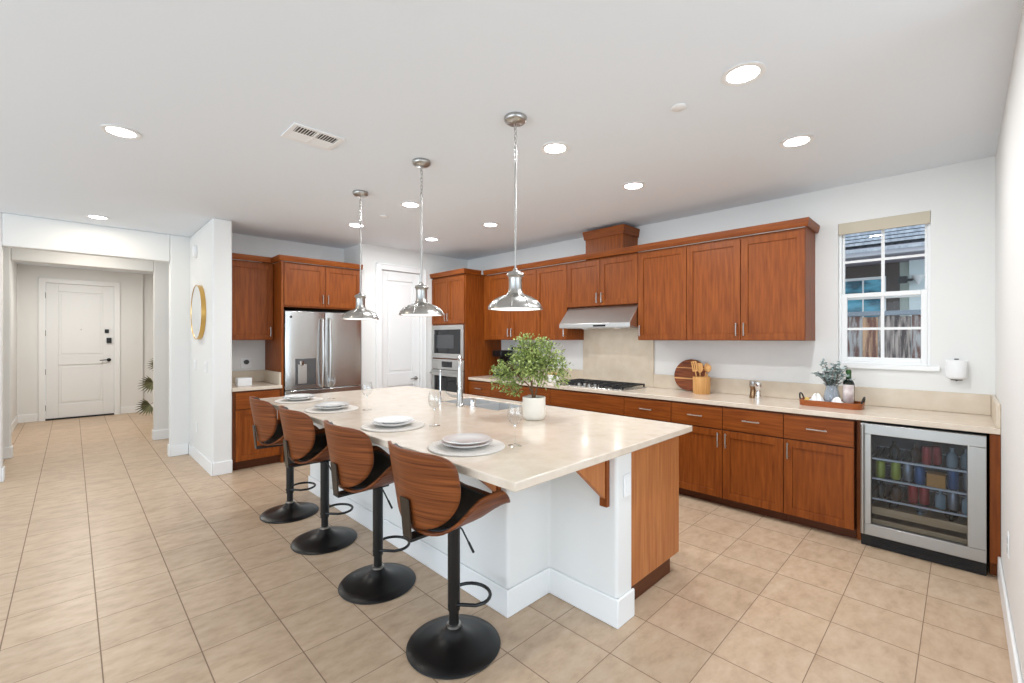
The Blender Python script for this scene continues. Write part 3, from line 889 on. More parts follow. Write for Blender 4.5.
for (r_, f_, h_, rad) in blobs:
    c = bp_ + R_ * (r_ - 0.02) + F_ * f_ + U_ * (h_ - 0.025)
    for i in range(int(38000 * rad * rad)):
        v = Vector((random.gauss(0, 1), random.gauss(0, 1), random.gauss(0, 1))).normalized() * rad * random.uniform(0.25, 1.08)
        d = (v.normalized() + Vector((random.gauss(0, 0.6), random.gauss(0, 0.6), random.gauss(0, 0.6)))).normalized()
        mb.leaf(c + v, d, Vector((random.gauss(0, 0.5), random.gauss(0, 0.5), 1)), random.uniform(0.016, 0.03), random.uniform(0.010, 0.017))
obj('foliage', mb, 'leaf', t)


# ------------------------------------------------------------------ range wall: base cabinets, top, appliances
XB = 3.985            # face of the boxes
def base_unit(y0, y1, label, kind):
    t = thing('base_cabinet', label, 'cabinet', (4.3, (y0 + y1) / 2, 0), 'base cabinets along the range wall')
    obj('body', MB().box(XB, XW - 0.002, y0 + 0.001, y1 - 0.001, 0.08, 0.875), 'carcass', t)
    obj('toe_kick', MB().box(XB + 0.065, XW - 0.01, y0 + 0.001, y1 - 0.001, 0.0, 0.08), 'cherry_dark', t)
    cols = kind['cols']
    wd = (y1 - y0) / cols
    for c in range(cols):
        a0, a1 = y0 + c * wd, y0 + (c + 1) * wd
        dr = slab('-X', XB, a0, a1, 0.675, 0.862, t)
        if kind.get('pull', True): pull('-X', XB, (a0 + a1) / 2, 0.772, dr, False, 0.13)
        do = shaker('-X', XB, a0, a1, 0.083, 0.67, t)
        hs = kind['hinge'][c]
        pull('-X', XB, a1 - 0.032 if hs == 'R' else a0 + 0.032, 0.585, do, True, 0.125)
    return t


# hinge 'R' puts the handle at the larger Y (left in view)
base_unit(0.54, 0.985, 'cherry base cabinet with drawer and door next to the beverage fridge', dict(cols=1, hinge='R'))
base_unit(0.985, 1.905, 'wide cherry base cabinet with two drawers and paired doors below the utensil crock', dict(cols=2, hinge='RL'))
base_unit(1.905, 2.40, 'cherry base cabinet right of the cooktop with one drawer', dict(cols=1, hinge='R'))
t = thing('cooktop_cabinet', 'wide cherry base cabinet below the gas cooktop with plain front', 'cabinet', (4.3, 2.89, 0))
obj('body', MB().box(XB, XW - 0.002, 2.401, 3.379, 0.10, 0.875), 'carcass', t)
obj('toe_kick', MB().box(XB + 0.065, XW - 0.01, 2.401, 3.379, 0, 0.10), 'cherry_dark', t)
slab('-X', XB, 2.40, 3.38, 0.675, 0.862, t, 'false_front')
for z0, z1 in ((0.105, 0.385), (0.39, 0.67)):
    dr = slab('-X', XB, 2.40, 3.38, z0, z1, t); pull('-X', XB, 2.89, (z0 + z1) / 2 + 0.06, dr, False, 0.2)
base_unit(3.38, 3.905, 'cherry base cabinet just left of the cooktop behind the potted tree', dict(cols=1, hinge='L'))
base_unit(3.905, 4.41, 'cherry base cabinet second from the oven tower', dict(cols=1, hinge='R'))
base_unit(4.41, 4.878, 'cherry base cabinet in the corner beside the oven tower', dict(cols=1, hinge='L'))
# posts framing the beverage fridge
mb = MB(); mb.box(4.05, XW - 0.002, 0.512, 0.539, 0.0, 0.875); tag(obj('filler_panel', mb, 'cherry', bevel=0.002, origin=(4.28, 0.525, 0)), 'narrow cherry panel left of the beverage fridge', 'panel', 'panels beside the beverage fridge')
mb = MB(); mb.box(3.975, XW - 0.002, YR + 0.001, -0.118, 0.09, 0.875); mb.box(4.03, XW - 0.01, YR + 0.001, -0.12, 0, 0.09); tag(obj('filler_panel', mb, 'cherry', bevel=0.002, origin=(4.28, -0.14, 0)), 'narrow cherry panel between beverage fridge and right wall', 'panel', 'panels beside the beverage fridge')

mb = MB(); mb.box(3.957, XW - 0.001, YR + 0.001, 4.8785, 0.8765, 0.914)
o = obj('range_countertop', mb, 'quartz', bevel=0.004, origin=(4.28, 2.4, 0.8765)); tag(o, 'long cream quartz countertop along the range wall', 'countertop')
for (bx, lb) in (((XW - 0.021, XW - 0.001, YR + 0.022, 2.402, 0.9145, 1.06), 'long low cream backsplash strip below the window and right cabinets'),
                 ((XW - 0.021, XW - 0.001, 3.361, 4.877, 0.9145, 1.06), 'low cream backsplash strip left of the cooktop behind the potted tree'),
                 ((3.957, XW - 0.001, YR + 0.001, YR + 0.021, 0.9145, 1.06), 'cream side splash on the right wall above the beverage fridge'),
                 ((XW - 0.021, XW - 0.001, 2.403, 3.36, 0.9145, 1.572), 'tall cream backsplash panel behind the cooktop')):
    tag(obj('backsplash', MB().box(*bx), 'splash', bevel=0.003, origin=((bx[0] + bx[1]) / 2, (bx[2] + bx[3]) / 2, 0.9145)), lb, 'backsplash', 'backsplash pieces of the range wall')

# upper cabinets
XU = 4.255
UZ0, UZ1, CZ = 1.437, 2.345, 2.43


def upper(y0, y1, label, cols, hinge, z0=UZ0, hz=0.10):
    t = thing('upper_cabinet', label, 'cabinet', (4.43, (y0 + y1) / 2, z0), 'upper cabinets along the range wall')
    obj('body', MB().box(XU, XW - 0.002, y0 + 0.0005, y1 - 0.0005, z0, UZ1 + 0.02), 'cherry', t, bevel=0.001)
    wd = (y1 - y0) / cols
    for c in range(cols):
        a0, a1 = y0 + c * wd, y0 + (c + 1) * wd
        do = shaker('-X', XU, a0, a1, z0 + 0.002, UZ1, t)
        hs = hinge[c]
        pull('-X', XU, a1 - 0.032 if hs == 'R' else a0 + 0.032, z0 + hz, do, True, 0.115)


upper(0.897, 1.878, 'cherry upper cabinet with two doors nearest the window', 2, 'RL')
upper(1.878, 2.40, 'single door cherry upper cabinet right of the hood', 1, 'R')
upper(2.40, 3.345, 'short two door cherry cabinet directly above the range hood', 2, 'RL', 1.825, 0.09)
upper(3.345, 3.84, 'single door cherry upper cabinet left of the hood', 1, 'L')
upper(3.84, 4.78, 'two door cherry upper cabinet in the corner by the oven tower', 2, 'RL')
mb = MB(); mb.box(XU, XW - 0.002, 4.7805, 4.8785, UZ0, UZ1 + 0.02); tag(obj('corner_filler', mb, 'cherry', origin=(4.43, 4.88, UZ0)), 'narrow cherry filler between corner upper cabinet and oven tower', 'panel')


def crown_profile(plane, sgn=-1):
    # cross-section (outward, z)
    return [(0.0, UZ1 + 0.021), (0.020, UZ1 + 0.021), (0.024, UZ1 + 0.028), (0.034, CZ - 0.012), (0.034, CZ), (-0.02, CZ), (-0.02, UZ1 + 0.04)]


def crown_run(path):
    """crown moulding swept along a plan path (outward is right of travel), mitred corners."""
    mb = MB(); n = len(path); prof = crown_profile(0); rings = []
    for i in range(n):
        p = Vector(path[i])
        d0 = (p - Vector(path[i - 1])).normalized() if i else None
        d1 = (Vector(path[i + 1]) - p).normalized() if i < n - 1 else None
        n0 = Vector((d0.y, -d0.x)) if d0 else None; n1 = Vector((d1.y, -d1.x)) if d1 else None
        off = (n0 + n1) if (n0 and n1) else (n0 or n1)
        rings.append([mb.bm.verts.new((p.x + off.x * o_, p.y + off.y * o_, z)) for o_, z in prof])
    k = len(prof)
    for a, b in zip(rings, rings[1:]):
        for i in range(k):
            mb.bm.faces.new([a[i], a[(i + 1) % k], b[(i + 1) % k], b[i]])
    mb.bm.faces.new(rings[0]); mb.bm.faces.new(rings[-1])
    return mb


# travel direction chosen so that outward is to the right
mb2 = crown_run([(XW - 0.003, 0.897), (XU - 0.021, 0.897), (XU - 0.021, 4.84)][::1])
# outward must be -X on the long leg: mirror check
xs = [v.co.x for v in mb2.bm.verts]
if min(xs) > XU - 0.06:
    mb2.bm.free(); mb2 = crown_run([(XU - 0.021, 4.84), (XU - 0.021, 0.897), (XW - 0.003, 0.897)])
tag(obj('crown_moulding', mb2, 'cherry_h', origin=(4.4, 2.9, UZ1)), 'long cherry crown moulding on the upper cabinets by the hood', 'moulding')
t = thing('hood_chimney', 'cherry box with crown above the hood cabinet near the ceiling', 'cabinet', (4.44, 2.855, CZ))
obj('body', MB().box(4.285, XW - 0.002, 2.605, 3.105, UZ1 + 0.022, 2.62), 'cherry', t, bevel=0.001)
mb = MB()
prof = [(0.0, 2.605), (0.012, 2.605), (0.014, 2.612), (0.026, 2.69), (0.026, 2.70), (-0.01, 2.70)]
path = [(XW - 0.003, 3.105), (4.285, 3.105), (4.285, 2.605), (XW - 0.003, 2.605)]
rings = []
for i, p in enumerate(path):
    nx = -1 if i in (1, 2) else 0; ny = 1 if i < 2 else -1
    rings.append([mb.bm.verts.new((p[0] + nx * o_, p[1] + ny * o_, z)) for o_, z in prof])
for a, b in zip(rings, rings[1:]):
    for i in range(len(prof)): mb.bm.faces.new([a[i], a[(i + 1) % len(prof)], b[(i + 1) % len(prof)], b[i]])
mb.bm.faces.new(rings[0]); mb.bm.faces.new(rings[-1])
obj('crown', mb, 'cherry_h', t)
obj('lid', MB().box(4.29, XW - 0.003, 2.61, 3.10, 2.621, 2.695), 'cherry', t)

# range hood
t = thing('range_hood', 'stainless steel range hood with sloped front under the short cabinet', 'range hood', (4.35, 2.87, 1.57))
HY0, HY1 = 2.405, 3.34
mb = MB(); mb.prism([(XW - 0.003, 1.575), (4.085, 1.575), (4.085, 1.622), (4.27, 1.823), (XW - 0.003, 1.823)], HY0, HY1, 'y'); obj('canopy', mb, steel('hood_steel', (0.66, 0.65, 0.63, 1), 0.3, (1, 40, 1)), t, bevel=0.003)
mb = MB(); mb.box(4.0815, 4.0845, 2.70, 2.86, 1.585, 1.605)
pn = obj('control_panel', mb, 'black', t)
for y in (2.62, 3.05):
    mb = MB(); mb.lathe([(0.035, 0), (0.035, -0.012), (0.03, -0.014)], (4.2, y, 1.5745), 20); obj('lamp', mb, 'trim', t)
obj('grease_filter', MB().box(4.14, 4.52, 2.46, 3.28, 1.570, 1.5745), 'steel', t)

# cooktop
t = thing('gas_cooktop', 'black and steel gas cooktop with cast iron grates on the counter', 'cooktop', (4.27, 2.90, 0.9142))
CY0, CY1, CX0, CX1 = 2.445, 3.36, 4.02, 4.51
mb = MB(); mb.box(CX0, CX1, CY0, CY1, 0.9143, 0.924); obj('steel_deck', mb, 'steel', t, bevel=0.004)
wd = (CY1 - CY0 - 0.02) / 3
for i in range(3):
    a0, a1 = CY0 + 0.01 + i * wd + 0.003, CY0 + 0.01 + (i + 1) * wd - 0.003
    b0, b1 = (CX0 + 0.02, CX1 - 0.02) if i != 1 else (CX0 + 0.115, CX1 - 0.02)
    mb = MB(); z = 0.952; s = 0.007
    for y in (a0 + s, a1 - s, (a0 + a1) / 2): mb.box(b0, b1, y - s, y + s, z - 0.008, z + 0.006)
    for x in (b0 + s, b1 - s, (b0 + b1) / 2, b0 + (b1 - b0) * 0.25, b0 + (b1 - b0) * 0.75): mb.box(x - s, x + s, a0 + 2 * s, a1 - 2 * s, z - 0.008, z + 0.0055)
    for x in (b0 + s, b1 - s):
        for y in (a0 + s, a1 - s): mb.box(x - s, x + s, y - s, y + s, 0.9243, z - 0.008)
    obj('grate', mb, 'iron', t)
for (x, y, r) in ((4.14, 2.60, 0.045), (4.39, 2.60, 0.035), (4.28, 2.90, 0.055), (4.14, 3.20, 0.035), (4.39, 3.20, 0.045)):
    mb = MB(); mb.lathe([(r, 0), (r, 0.008), (r * 0.85, 0.01), (r * 0.85, 0.017), (r * 0.7, 0.019), (0, 0.019)], (x, y, 0.9243), 22); obj('burner', mb, 'black', t)
for k in range(5):
    mb = MB(); mb.lathe([(0.021, 0), (0.021, 0.006), (0.018, 0.008), (0.017, 0.028), (0, 0.03)], (4.07 + 0.012 * (k % 2), 2.76 + 0.07 * k, 0.9243), 18); obj('knob', mb, 'nickel', t)

# oven tower
XT, TY0, TY1 = 3.912, 4.88, 5.678
t = thing('oven_tower', 'tall cherry cabinet tower holding the microwave and oven', 'cabinet', (4.28, 5.31, 0))
mb = MB()
mb.box(XT, XW - 0.002, TY0, TY0 + 0.02, 0.10, 2.365); mb.box(XT, XW - 0.002, TY1 - 0.02, TY1, 0.10, 2.365)
mb.box(XT, XW - 0.002, TY0 + 0.02, TY1 - 0.02, 1.652, 2.365); mb.box(XT, XW - 0.002, TY0 + 0.02, TY1 - 0.02, 0.10, 0.42)
mb.box(XT, XW - 0.002, TY0 + 0.02, TY1 - 0.02, 1.152, 1.166); mb.box(XW - 0.02, XW - 0.002, TY0 + 0.02, TY1 - 0.02, 0.42, 1.652)
obj('body', mb, 'cherry', t, bevel=0.001)
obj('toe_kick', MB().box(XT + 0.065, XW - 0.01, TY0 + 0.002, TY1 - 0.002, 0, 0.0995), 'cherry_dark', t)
ym = (TY0 + TY1) / 2
for a0, a1, h in ((TY0 + 0.005, ym, ym - 0.032), (ym, TY1 - 0.005, ym + 0.032)):
    do = shaker('-X', XT, a0, a1, 1.668, 2.345, t); pull('-X', XT, h, 1.765, do, True, 0.115)
dr = slab('-X', XT, TY0 + 0.005, TY1 - 0.005, 0.11, 0.41, t); pull('-X', XT, ym, 0.30, dr, False, 0.15)
mb = MB()
cp = [(XU - 0.08, TY0), (XT - 0.02, TY0), (XT - 0.02, TY1)]
rings = []
prof = crown_profile(0)
for i, p in enumerate(cp):
    nx, ny = ((0, -1), (-1, -1), (-1, 0))[i]
    rings.append([mb.bm.verts.new((p[0] + nx * o_, p[1] + ny * o_, z)) for o_, z in prof])
for a, b in zip(rings, rings[1:]):
    for i in range(len(prof)): mb.bm.faces.new([a[i], a[(i + 1) % len(prof)], b[(i + 1) % len(prof)], b[i]])
mb.bm.faces.new(rings[0]); mb.bm.faces.new(rings[-1])
obj('crown', mb, 'cherry_h', t)
obj('top_board', MB().box(XT, XW - 0.003, TY0 + 0.001, TY1 - 0.001, 2.366, 2.38), 'carcass', t)
OY0, OY1 = TY0 + 0.024, TY1 - 0.014
t = thing('microwave', 'built-in stainless microwave with black window above the oven', 'microwave', (4.2, ym, 1.168))
obj('body', MB().box(XT + 0.002, 4.4, OY0 + 0.02, OY1 - 0.02, 1.18, 1.64), 'black', t)
mb = MB(); x0, x1 = XT - 0.024, XT - 0.001
mb.box(x0, x1, OY0, OY1, 1.168, 1.235); mb.box(x0, x1, OY0, OY1, 1.585, 1.65); mb.box(x0, x1, OY0, OY0 + 0.06, 1.235, 1.585); mb.box(x0, x1, OY1 - 0.055, OY1, 1.235, 1.585)
obj('trim_kit', mb, 'steel_light', t, bevel=0.002)
md = obj('door', MB().box(XT - 0.02, XT - 0.002, OY0 + 0.062, OY1 - 0.057, 1.237, 1.583), 'dark_glass', t)
obj('window', MB().box(XT - 0.0225, XT - 0.0201, OY0 + 0.22, OY1 - 0.12, 1.315, 1.51), 'grey_glass', md)
t = thing('wall_oven', 'stainless wall oven with dark glass door below the microwave', 'oven', (4.2, ym, 0.43))
obj('body', MB().box(XT + 0.002, 4.5, OY0 + 0.02, OY1 - 0.02, 0.44, 1.14), 'black', t)
pn = obj('control_panel', MB().box(XT - 0.024, XT - 0.001, OY0, OY1, 1.0, 1.15), 'steel_light', t, bevel=0.003)
obj('display', MB().box(XT - 0.027, XT - 0.0242, ym - 0.12, ym + 0.13, 1.035, 1.12), 'dark_glass', pn, bevel=0.004)
mb = MB(); x0, x1 = XT - 0.03, XT - 0.001
mb.box(x0, x1, OY0, OY1, 0.43, 0.50); mb.box(x0, x1, OY0, OY1, 0.905, 0.992); mb.box(x0, x1, OY0, OY0 + 0.07, 0.50, 0.905); mb.box(x0, x1, OY1 - 0.07, OY1, 0.50, 0.905)
do = obj('door', mb, 'steel_light', t, bevel=0.002)
obj('glass', MB().box(XT - 0.026, XT - 0.004, OY0 + 0.071, OY1 - 0.071, 0.501, 0.904), 'dark_glass', do)
mb = MB(); mb.tube([(XT - 0.075, OY0 + 0.03, 0.945), (XT - 0.075, OY1 - 0.03, 0.945)], 0.012, 12)
for y in (OY0 + 0.06, OY1 - 0.06): mb.tube([(XT - 0.03, y, 0.945), (XT - 0.075, y, 0.945)], 0.008, 8)
obj('handle', mb, 'steel_light', do)
for (x, y, lb) in ((3.965, 4.93, 'tiny dark knob on the crown of the oven tower, nearer one'), (4.30, 4.75, 'tiny dark knob on the upper cabinets beside the oven tower')):
    mb = MB(); mb.lathe([(0.012, 0), (0.016, 0.012), (0.012, 0.03), (0.017, 0.042), (0, 0.05)], (x, y, CZ - 0.049), 14)
    tag(obj('dark_knob', mb, 'black', origin=(x, y, CZ - 0.049)), lb, 'ornament', 'dark knobs above the cabinets')

# ------------------------------------------------------------------ beverage fridge
BY0, BY1 = -0.105, 0.503
t = thing('beverage_fridge', 'glass door beverage fridge built in under the counter at right', 'fridge', (4.25, 0.2, 0))
mb = MB(); x0, x1 = 3.985, 4.56
mb.box(x0, x1, BY0, BY0 + 0.03, 0.10, 0.862); mb.box(x0, x1, BY1 - 0.03, BY1, 0.10, 0.862); mb.box(x0, x1, BY0 + 0.03, BY1 - 0.03, 0.832, 0.862); mb.box(x0, x1, BY0 + 0.03, BY1 - 0.03, 0.10, 0.13); mb.box(x1 - 0.03, x1, BY0 + 0.03, BY1 - 0.03, 0.13, 0.832)
obj('cabinet', mb, mat('cooler_liner', rgb(60, 64, 68), 0.4), t)
mb = MB(); mb.box(3.975, 4.5, BY0, BY1, 0.0, 0.086)
gr = obj('base_grille', mb, 'black', t, bevel=0.003)
mb = MB()
for k in range(5):
    z = 0.022 + k * 0.012
    mb.box(3.971, 3.9745, BY0 + 0.06, BY1 - 0.06, z, z + 0.005)
obj('louvre', mb, 'iron', gr)
mb = MB(); x0, x1 = 3.937, 3.982
fy0, fy1, fz0, fz1 = BY0 + 0.082, BY1 - 0.06, 0.168, 0.79
mb.box(x0, x1, BY0, BY1, 0.09, fz0); mb.box(x0, x1, BY0, BY1, fz1, 0.862); mb.box(x0, x1, BY0, fy0, fz0, fz1); mb.box(x0, x1, fy1, BY1, fz0, fz1)
do = obj('door', mb, 'cooler_steel', t, bevel=0.003)
obj('glass', MB().box(3.952, 3.962, fy0, fy1, fz0, fz1), 'cooler_glass', do)
mb = MB(); mb.tube([(3.922, BY1 - 0.014, 0.10), (3.922, BY1 - 0.014, 0.855)], 0.011, 12)
for z in (0.16, 0.78): mb.tube([(3.94, BY1 - 0.014, z), (3.922, BY1 - 0.014, z)], 0.007, 8)
obj('handle', mb, 'cooler_steel', do)
shelf_z = (0.335, 0.475, 0.615)
for z in shelf_z:
    mb = MB()
    mb.box(4.0, 4.015, BY0 + 0.032, BY1 - 0.032, z - 0.007, z + 0.005); mb.box(4.49, 4.5, BY0 + 0.032, BY1 - 0.032, z - 0.006, z)
    for k in range(14):
        y = BY0 + 0.045 + k * 0.0395
        mb.box(4.015, 4.49, y - 0.002, y + 0.002, z - 0.005, z - 0.001)
    obj('shelf', mb, 'steel_light', t)
for z in (0.135, 0.222):
    mb = MB(); mb.box(4.0, 4.02, BY0 + 0.032, BY1 - 0.032, z + 0.004, z + 0.055); mb.box(4.02, 4.45, BY0 + 0.04, BY1 - 0.04, z + 0.004, z + 0.014)
    obj('wine_rack', mb, 'rack_wood', t, bevel=0.002)


def can_mesh(r, h):
    mb = MB(); mb.lathe([(0, 0.002), (r * 0.72, 0.002), (r * 0.78, 0), (r, 0.01), (r, h - 0.012), (r * 0.8, h), (r * 0.76, h - 0.002), (0, h - 0.002)], n=22)
    return mb


def bottle_mesh(r, h):
    mb = MB(); mb.lathe([(0, 0), (r * 0.9, 0), (r, 0.006), (r, h * 0.58), (r * 0.8, h * 0.68), (r * 0.36, h * 0.78), (r * 0.34, h * 0.97), (r * 0.4, h * 0.97), (r * 0.4, h), (0, h)], n=22)
    return mb


cans = {'green': mat('lime_can', rgb(190, 200, 80), 0.3, metal=0.3), 'red': mat('red_can', rgb(190, 50, 50), 0.3, metal=0.3),
        'silver': mat('silver_can', rgb(170, 175, 180), 0.3, metal=0.7), 'blue': mat('blue_can', rgb(70, 110, 160), 0.3, metal=0.3)}
bots = {'dark': mat('dark_bottle', rgb(26, 34, 26), 0.1), 'brown': mat('brown_bottle', rgb(70, 40, 20), 0.1), 'clearb': mat('pale_bottle', rgb(150, 170, 175), 0.1)}
M.update(cans); M.update(bots)
items = [  # kind, material, y, shelf height index, x, label
    ('can', 'green', 0.405, 1, 'lime green can on the middle shelf of beverage fridge, farthest left'),
    ('can', 'green', 0.325, 1, 'lime green can on the middle shelf of beverage fridge, second from left'),
    ('can', 'silver', 0.262, 1, 'silver can on the middle shelf of beverage fridge beside the green cans'),
    ('can', 'blue', 0.20, 1, 'blue can on the middle shelf of beverage fridge left of the orange carton'),
    ('can', 'blue', 0.04, 1, 'blue can on the middle shelf of beverage fridge right of the orange carton'),
    ('can', 'silver', -0.03, 1, 'silver can at the right end of the middle shelf of beverage fridge'),
    ('bot', 'dark', 0.33, 2, 'dark small bottle on the top shelf of beverage fridge, farthest left'),
    ('bot', 'brown', 0.22, 2, 'brown small bottle on the top shelf of beverage fridge'),
    ('can', 'red', 0.12, 2, 'red can on the top shelf of beverage fridge'),
    ('can', 'red', 0.165, 2, 'red can on the top shelf of beverage fridge next to the brown bottle'),
    ('bot', 'clearb', 0.045, 2, 'pale small bottle on the top shelf of beverage fridge beside the red can'),
    ('bot', 'clearb', -0.02, 2, 'pale small bottle at right end of the top shelf of beverage fridge'),
    ('bot', 'dark', 0.40, 0, 'dark small bottle on the lower shelf of beverage fridge, farthest left'),
    ('can', 'red', 0.235, 0, 'red can on the lower shelf of beverage fridge, left one'),
    ('can', 'red', 0.18, 0, 'red can on the lower shelf of beverage fridge, right one'),
    ('bot', 'brown', 0.32, 0, 'brown small bottle on the lower shelf of beverage fridge'),
    ('bot', 'clearb', 0.10, 0, 'pale small bottle on the lower shelf of beverage fridge beside the red cans'),
    ('can', 'silver', 0.04, 0, 'silver can on the lower shelf of beverage fridge'),
    ('bot', 'clearb', -0.025, 0, 'pale small bottle at right end of the lower shelf of beverage fridge'),
]
for i, (k, m_, y, s, lb) in enumerate(items):
    z = shelf_z[s] + 0.0065; x = 4.06 + 0.02 * (i % 3)
    mb = can_mesh(0.027, 0.118) if k == 'can' else bottle_mesh(0.027, 0.128)
    bmesh.ops.translate(mb.bm, verts=mb.bm.verts, vec=(x, y, z - 0.006))
    tag(obj('drink_can' if k == 'can' else 'drink_bottle', mb, m_, origin=(x, y, z - 0.006)), lb, 'can' if k == 'can' else 'bottle', 'drinks in the beverage fridge')
mb = MB(); mb.box(4.03, 4.13, 0.075, 0.165, shelf_z[1] + 0.001, shelf_z[1] + 0.085)
tag(obj('drink_carton', mb, mat('orange_carton', rgb(214, 150, 70), 0.5), bevel=0.002, origin=(4.08, 0.12, shelf_z[1])), 'small orange carton in the middle of beverage fridge', 'carton')
for (y, z, m_, lb) in ((0.35, 0.272, 'dark', 'dark wine bottle lying at left in beverage fridge upper rack'), (0.20, 0.272, 'clearb', 'pale wine bottle lying in the middle of beverage fridge upper rack'), (0.05, 0.272, 'dark', 'dark wine bottle lying at right in beverage fridge upper rack')):
    mb = MB(); mb.lathe([(0, 0), (0.012, 0), (0.012, 0.09), (0.035, 0.14), (0.035, 0.31), (0, 0.31)], (4.06, y, z), 18, 'x')
    tag(obj('wine_bottle', mb, m_, origin=(4.2, y, z)), lb, 'bottle', 'wine bottles lying in the beverage fridge')

# ------------------------------------------------------------------ fridge niche
FYF = 5.62
t = thing('fridge_surround', 'cherry cabinet surround over the refrigerator with tall side panel', 'cabinet', (2.25, 5.92, 0))
obj('side_panel', MB().box(1.742, 1.767, 5.60, YN - 0.002, 0.0, 2.365), 'cherry', t, bevel=0.001)
obj('body', MB().box(1.768, 2.735, FYF, YN - 0.002, 1.83, 2.365), 'cherry', t, bevel=0.001)
xm = 2.2515
for a0, a1, h in ((1.772, xm, xm - 0.032), (xm, 2.731, xm + 0.032)):
    do = shaker('-Y', FYF, a0, a1, 1.845, 2.345, t); pull('-Y', FYF, h, 1.94, do, True, 0.115)
mb = MB(); rings = []
for i, p in enumerate([(1.742, YN - 0.002), (1.742, FYF - 0.021), (2.735, FYF - 0.021)]):
    nx, ny = ((-1, 0), (-1, -1), (0, -1))[i]
    rings.append([mb.bm.verts.new((p[0] + nx * o_, p[1] + ny * o_, z)) for o_, z in prof])
for a, b in zip(rings, rings[1:]):
    for i in range(len(prof)): mb.bm.faces.new([a[i], a[(i + 1) % len(prof)], b[(i + 1) % len(prof)], b[i]])
mb.bm.faces.new(rings[0]); mb.bm.faces.new(rings[-1])
obj('crown', mb, 'cherry_h', t)

RX0, RX1, RY = 1.776, 2.715, 5.565
t = thing('refrigerator', 'stainless french door refrigerator with water dispenser in left door', 'refrigerator', (2.245, 5.9, 0))
obj('case', MB().box(RX0 + 0.005, RX1 - 0.005, RY + 0.075, YN - 0.03, 0.02, 1.78), mat('fridge_case', rgb(70, 70, 72), 0.4), t)
fsteel = steel('fridge_steel', (0.56, 0.56, 0.555, 1), 0.24, (40, 1, 1)); M['fsteel'] = fsteel
rm = 2.24


def curved_door(x0, x1, z0, z1):
    mb = MB(); pts = []
    for i in range(13):
        u = i / 12; x = x0 + (x1 - x0) * u
        pts.append((x, RY + 0.012 * (2 * u - 1) ** 4))
    pts += [(x1, RY + 0.07), (x0, RY + 0.07)]
    mb.prism(pts, z0, z1); return mb


dx0, dx1, dz0, dz1 = 1.885, 2.125, 0.895, 1.215
DL = obj('left_door', curved_door(RX0, rm - 0.003, 0.845, 1.78), 'fsteel', t, bevel=0.004)
DR = obj('right_door', curved_door(rm + 0.003, RX1, 0.845, 1.78), 'fsteel', t, bevel=0.004)
FZd = obj('freezer_drawer', curved_door(RX0, RX1, 0.08, 0.835), 'fsteel', t, bevel=0.004)
mb = MB(); mb.box(dx0, dx1, RY - 0.006, RY + 0.001, dz0, dz1); dp_ = obj('dispenser', mb, mat('dispenser_grey', rgb(104, 104, 106), 0.25, metal=0.6), DL, bevel=0.003)
mb = MB(); mb.box(dx0 + 0.03, dx0 + 0.13, RY - 0.010, RY - 0.0062, dz0 + 0.02, dz1 - 0.07); obj('dispenser_bay', mb, 'steel_light', dp_, bevel=0.004)
mb = MB(); mb.lathe([(0.028, 0), (0.022, -0.05), (0.014, -0.055)], (dx0 + 0.066, RY - 0.022, dz1 - 0.03), 16); obj('nozzle', mb, 'chrome', dp_)
obj('badge', MB().box(RX0 + 0.05, RX0 + 0.075, RY - 0.002, RY + 0.003, 1.70, 1.725), 'iron', DL, bevel=0.004)
for par, x in ((DL, rm - 0.045), (DR, rm + 0.045)):
    mb = MB(); pts = [(x, RY - 0.005, 0.86)]
    for i in range(11):
        u = i / 10; pts.append((x, RY - 0.035 - 0.028 * math.sin(PI * u), 0.88 + 0.80 * u))
    pts.append((x, RY - 0.005, 1.70)); mb.tube(pts, 0.014, 12); obj('handle', mb, 'steel_light', par)
mb = MB(); pts = [(RX0 + 0.08, RY - 0.004, 0.70)] + [(RX0 + 0.1 + (RX1 - RX0 - 0.2) * i / 10, RY - 0.035 - 0.025 * math.sin(PI * i / 10), 0.70) for i in range(11)] + [(RX1 - 0.08, RY - 0.004, 0.70)]
mb.tube(pts, 0.014, 12); obj('handle', mb, 'steel_light', FZd)
obj('kick_grille', MB().box(RX0 + 0.01, RX1 - 0.01, RY + 0.04, RY + 0.075, 0.0, 0.075), 'black', t)

NB = 5.585
t = thing('niche_base_cabinet', 'cherry base cabinet with one drawer and door left of refrigerator', 'cabinet', (1.48, 5.9, 0))
obj('body', MB().box(SX1 + 0.002, 1.74, NB, YN - 0.002, 0.10, 0.875), 'carcass', t)
obj('toe_kick', MB().box(SX1 + 0.002, 1.74, NB + 0.065, YN - 0.01, 0, 0.10), 'cherry_dark', t)
dr = slab('-Y', NB, SX1 + 0.03, 1.715, 0.675, 0.862, t); pull('-Y', NB, 1.48, 0.772, dr, False, 0.13)
do = shaker('-Y', NB, SX1 + 0.03, 1.715, 0.105, 0.67, t); pull('-Y', NB, 1.68, 0.585, do, True, 0.125)
tag(obj('niche_countertop', MB().box(SX1 + 0.001, 1.741, 5.557, YN - 0.001, 0.8765, 0.914), 'quartz', bevel=0.004, origin=(1.48, 5.9, 0.8765)), 'small cream quartz counter beside the refrigerator', 'countertop')
tag(obj('niche_backsplash', MB().box(SX1 + 0.001, 1.741, YN - 0.021, YN - 0.001, 0.9145, 1.06).box(1.721, 1.741, 5.60, YN - 0.022, 0.9145, 1.06), 'splash', bevel=0.003, origin=(1.48, 6.2, 0.9145)), 'low cream backsplash behind the small counter by the refrigerator', 'backsplash')
NU = 5.89
t = thing('niche_upper_cabinet', 'single door cherry upper cabinet between mirror wall and refrigerator', 'cabinet', (1.48, 6.05, UZ0))
obj('body', MB().box(SX1 + 0.002, 1.740, NU, YN - 0.002, UZ0, 2.365), 'cherry', t, bevel=0.001)
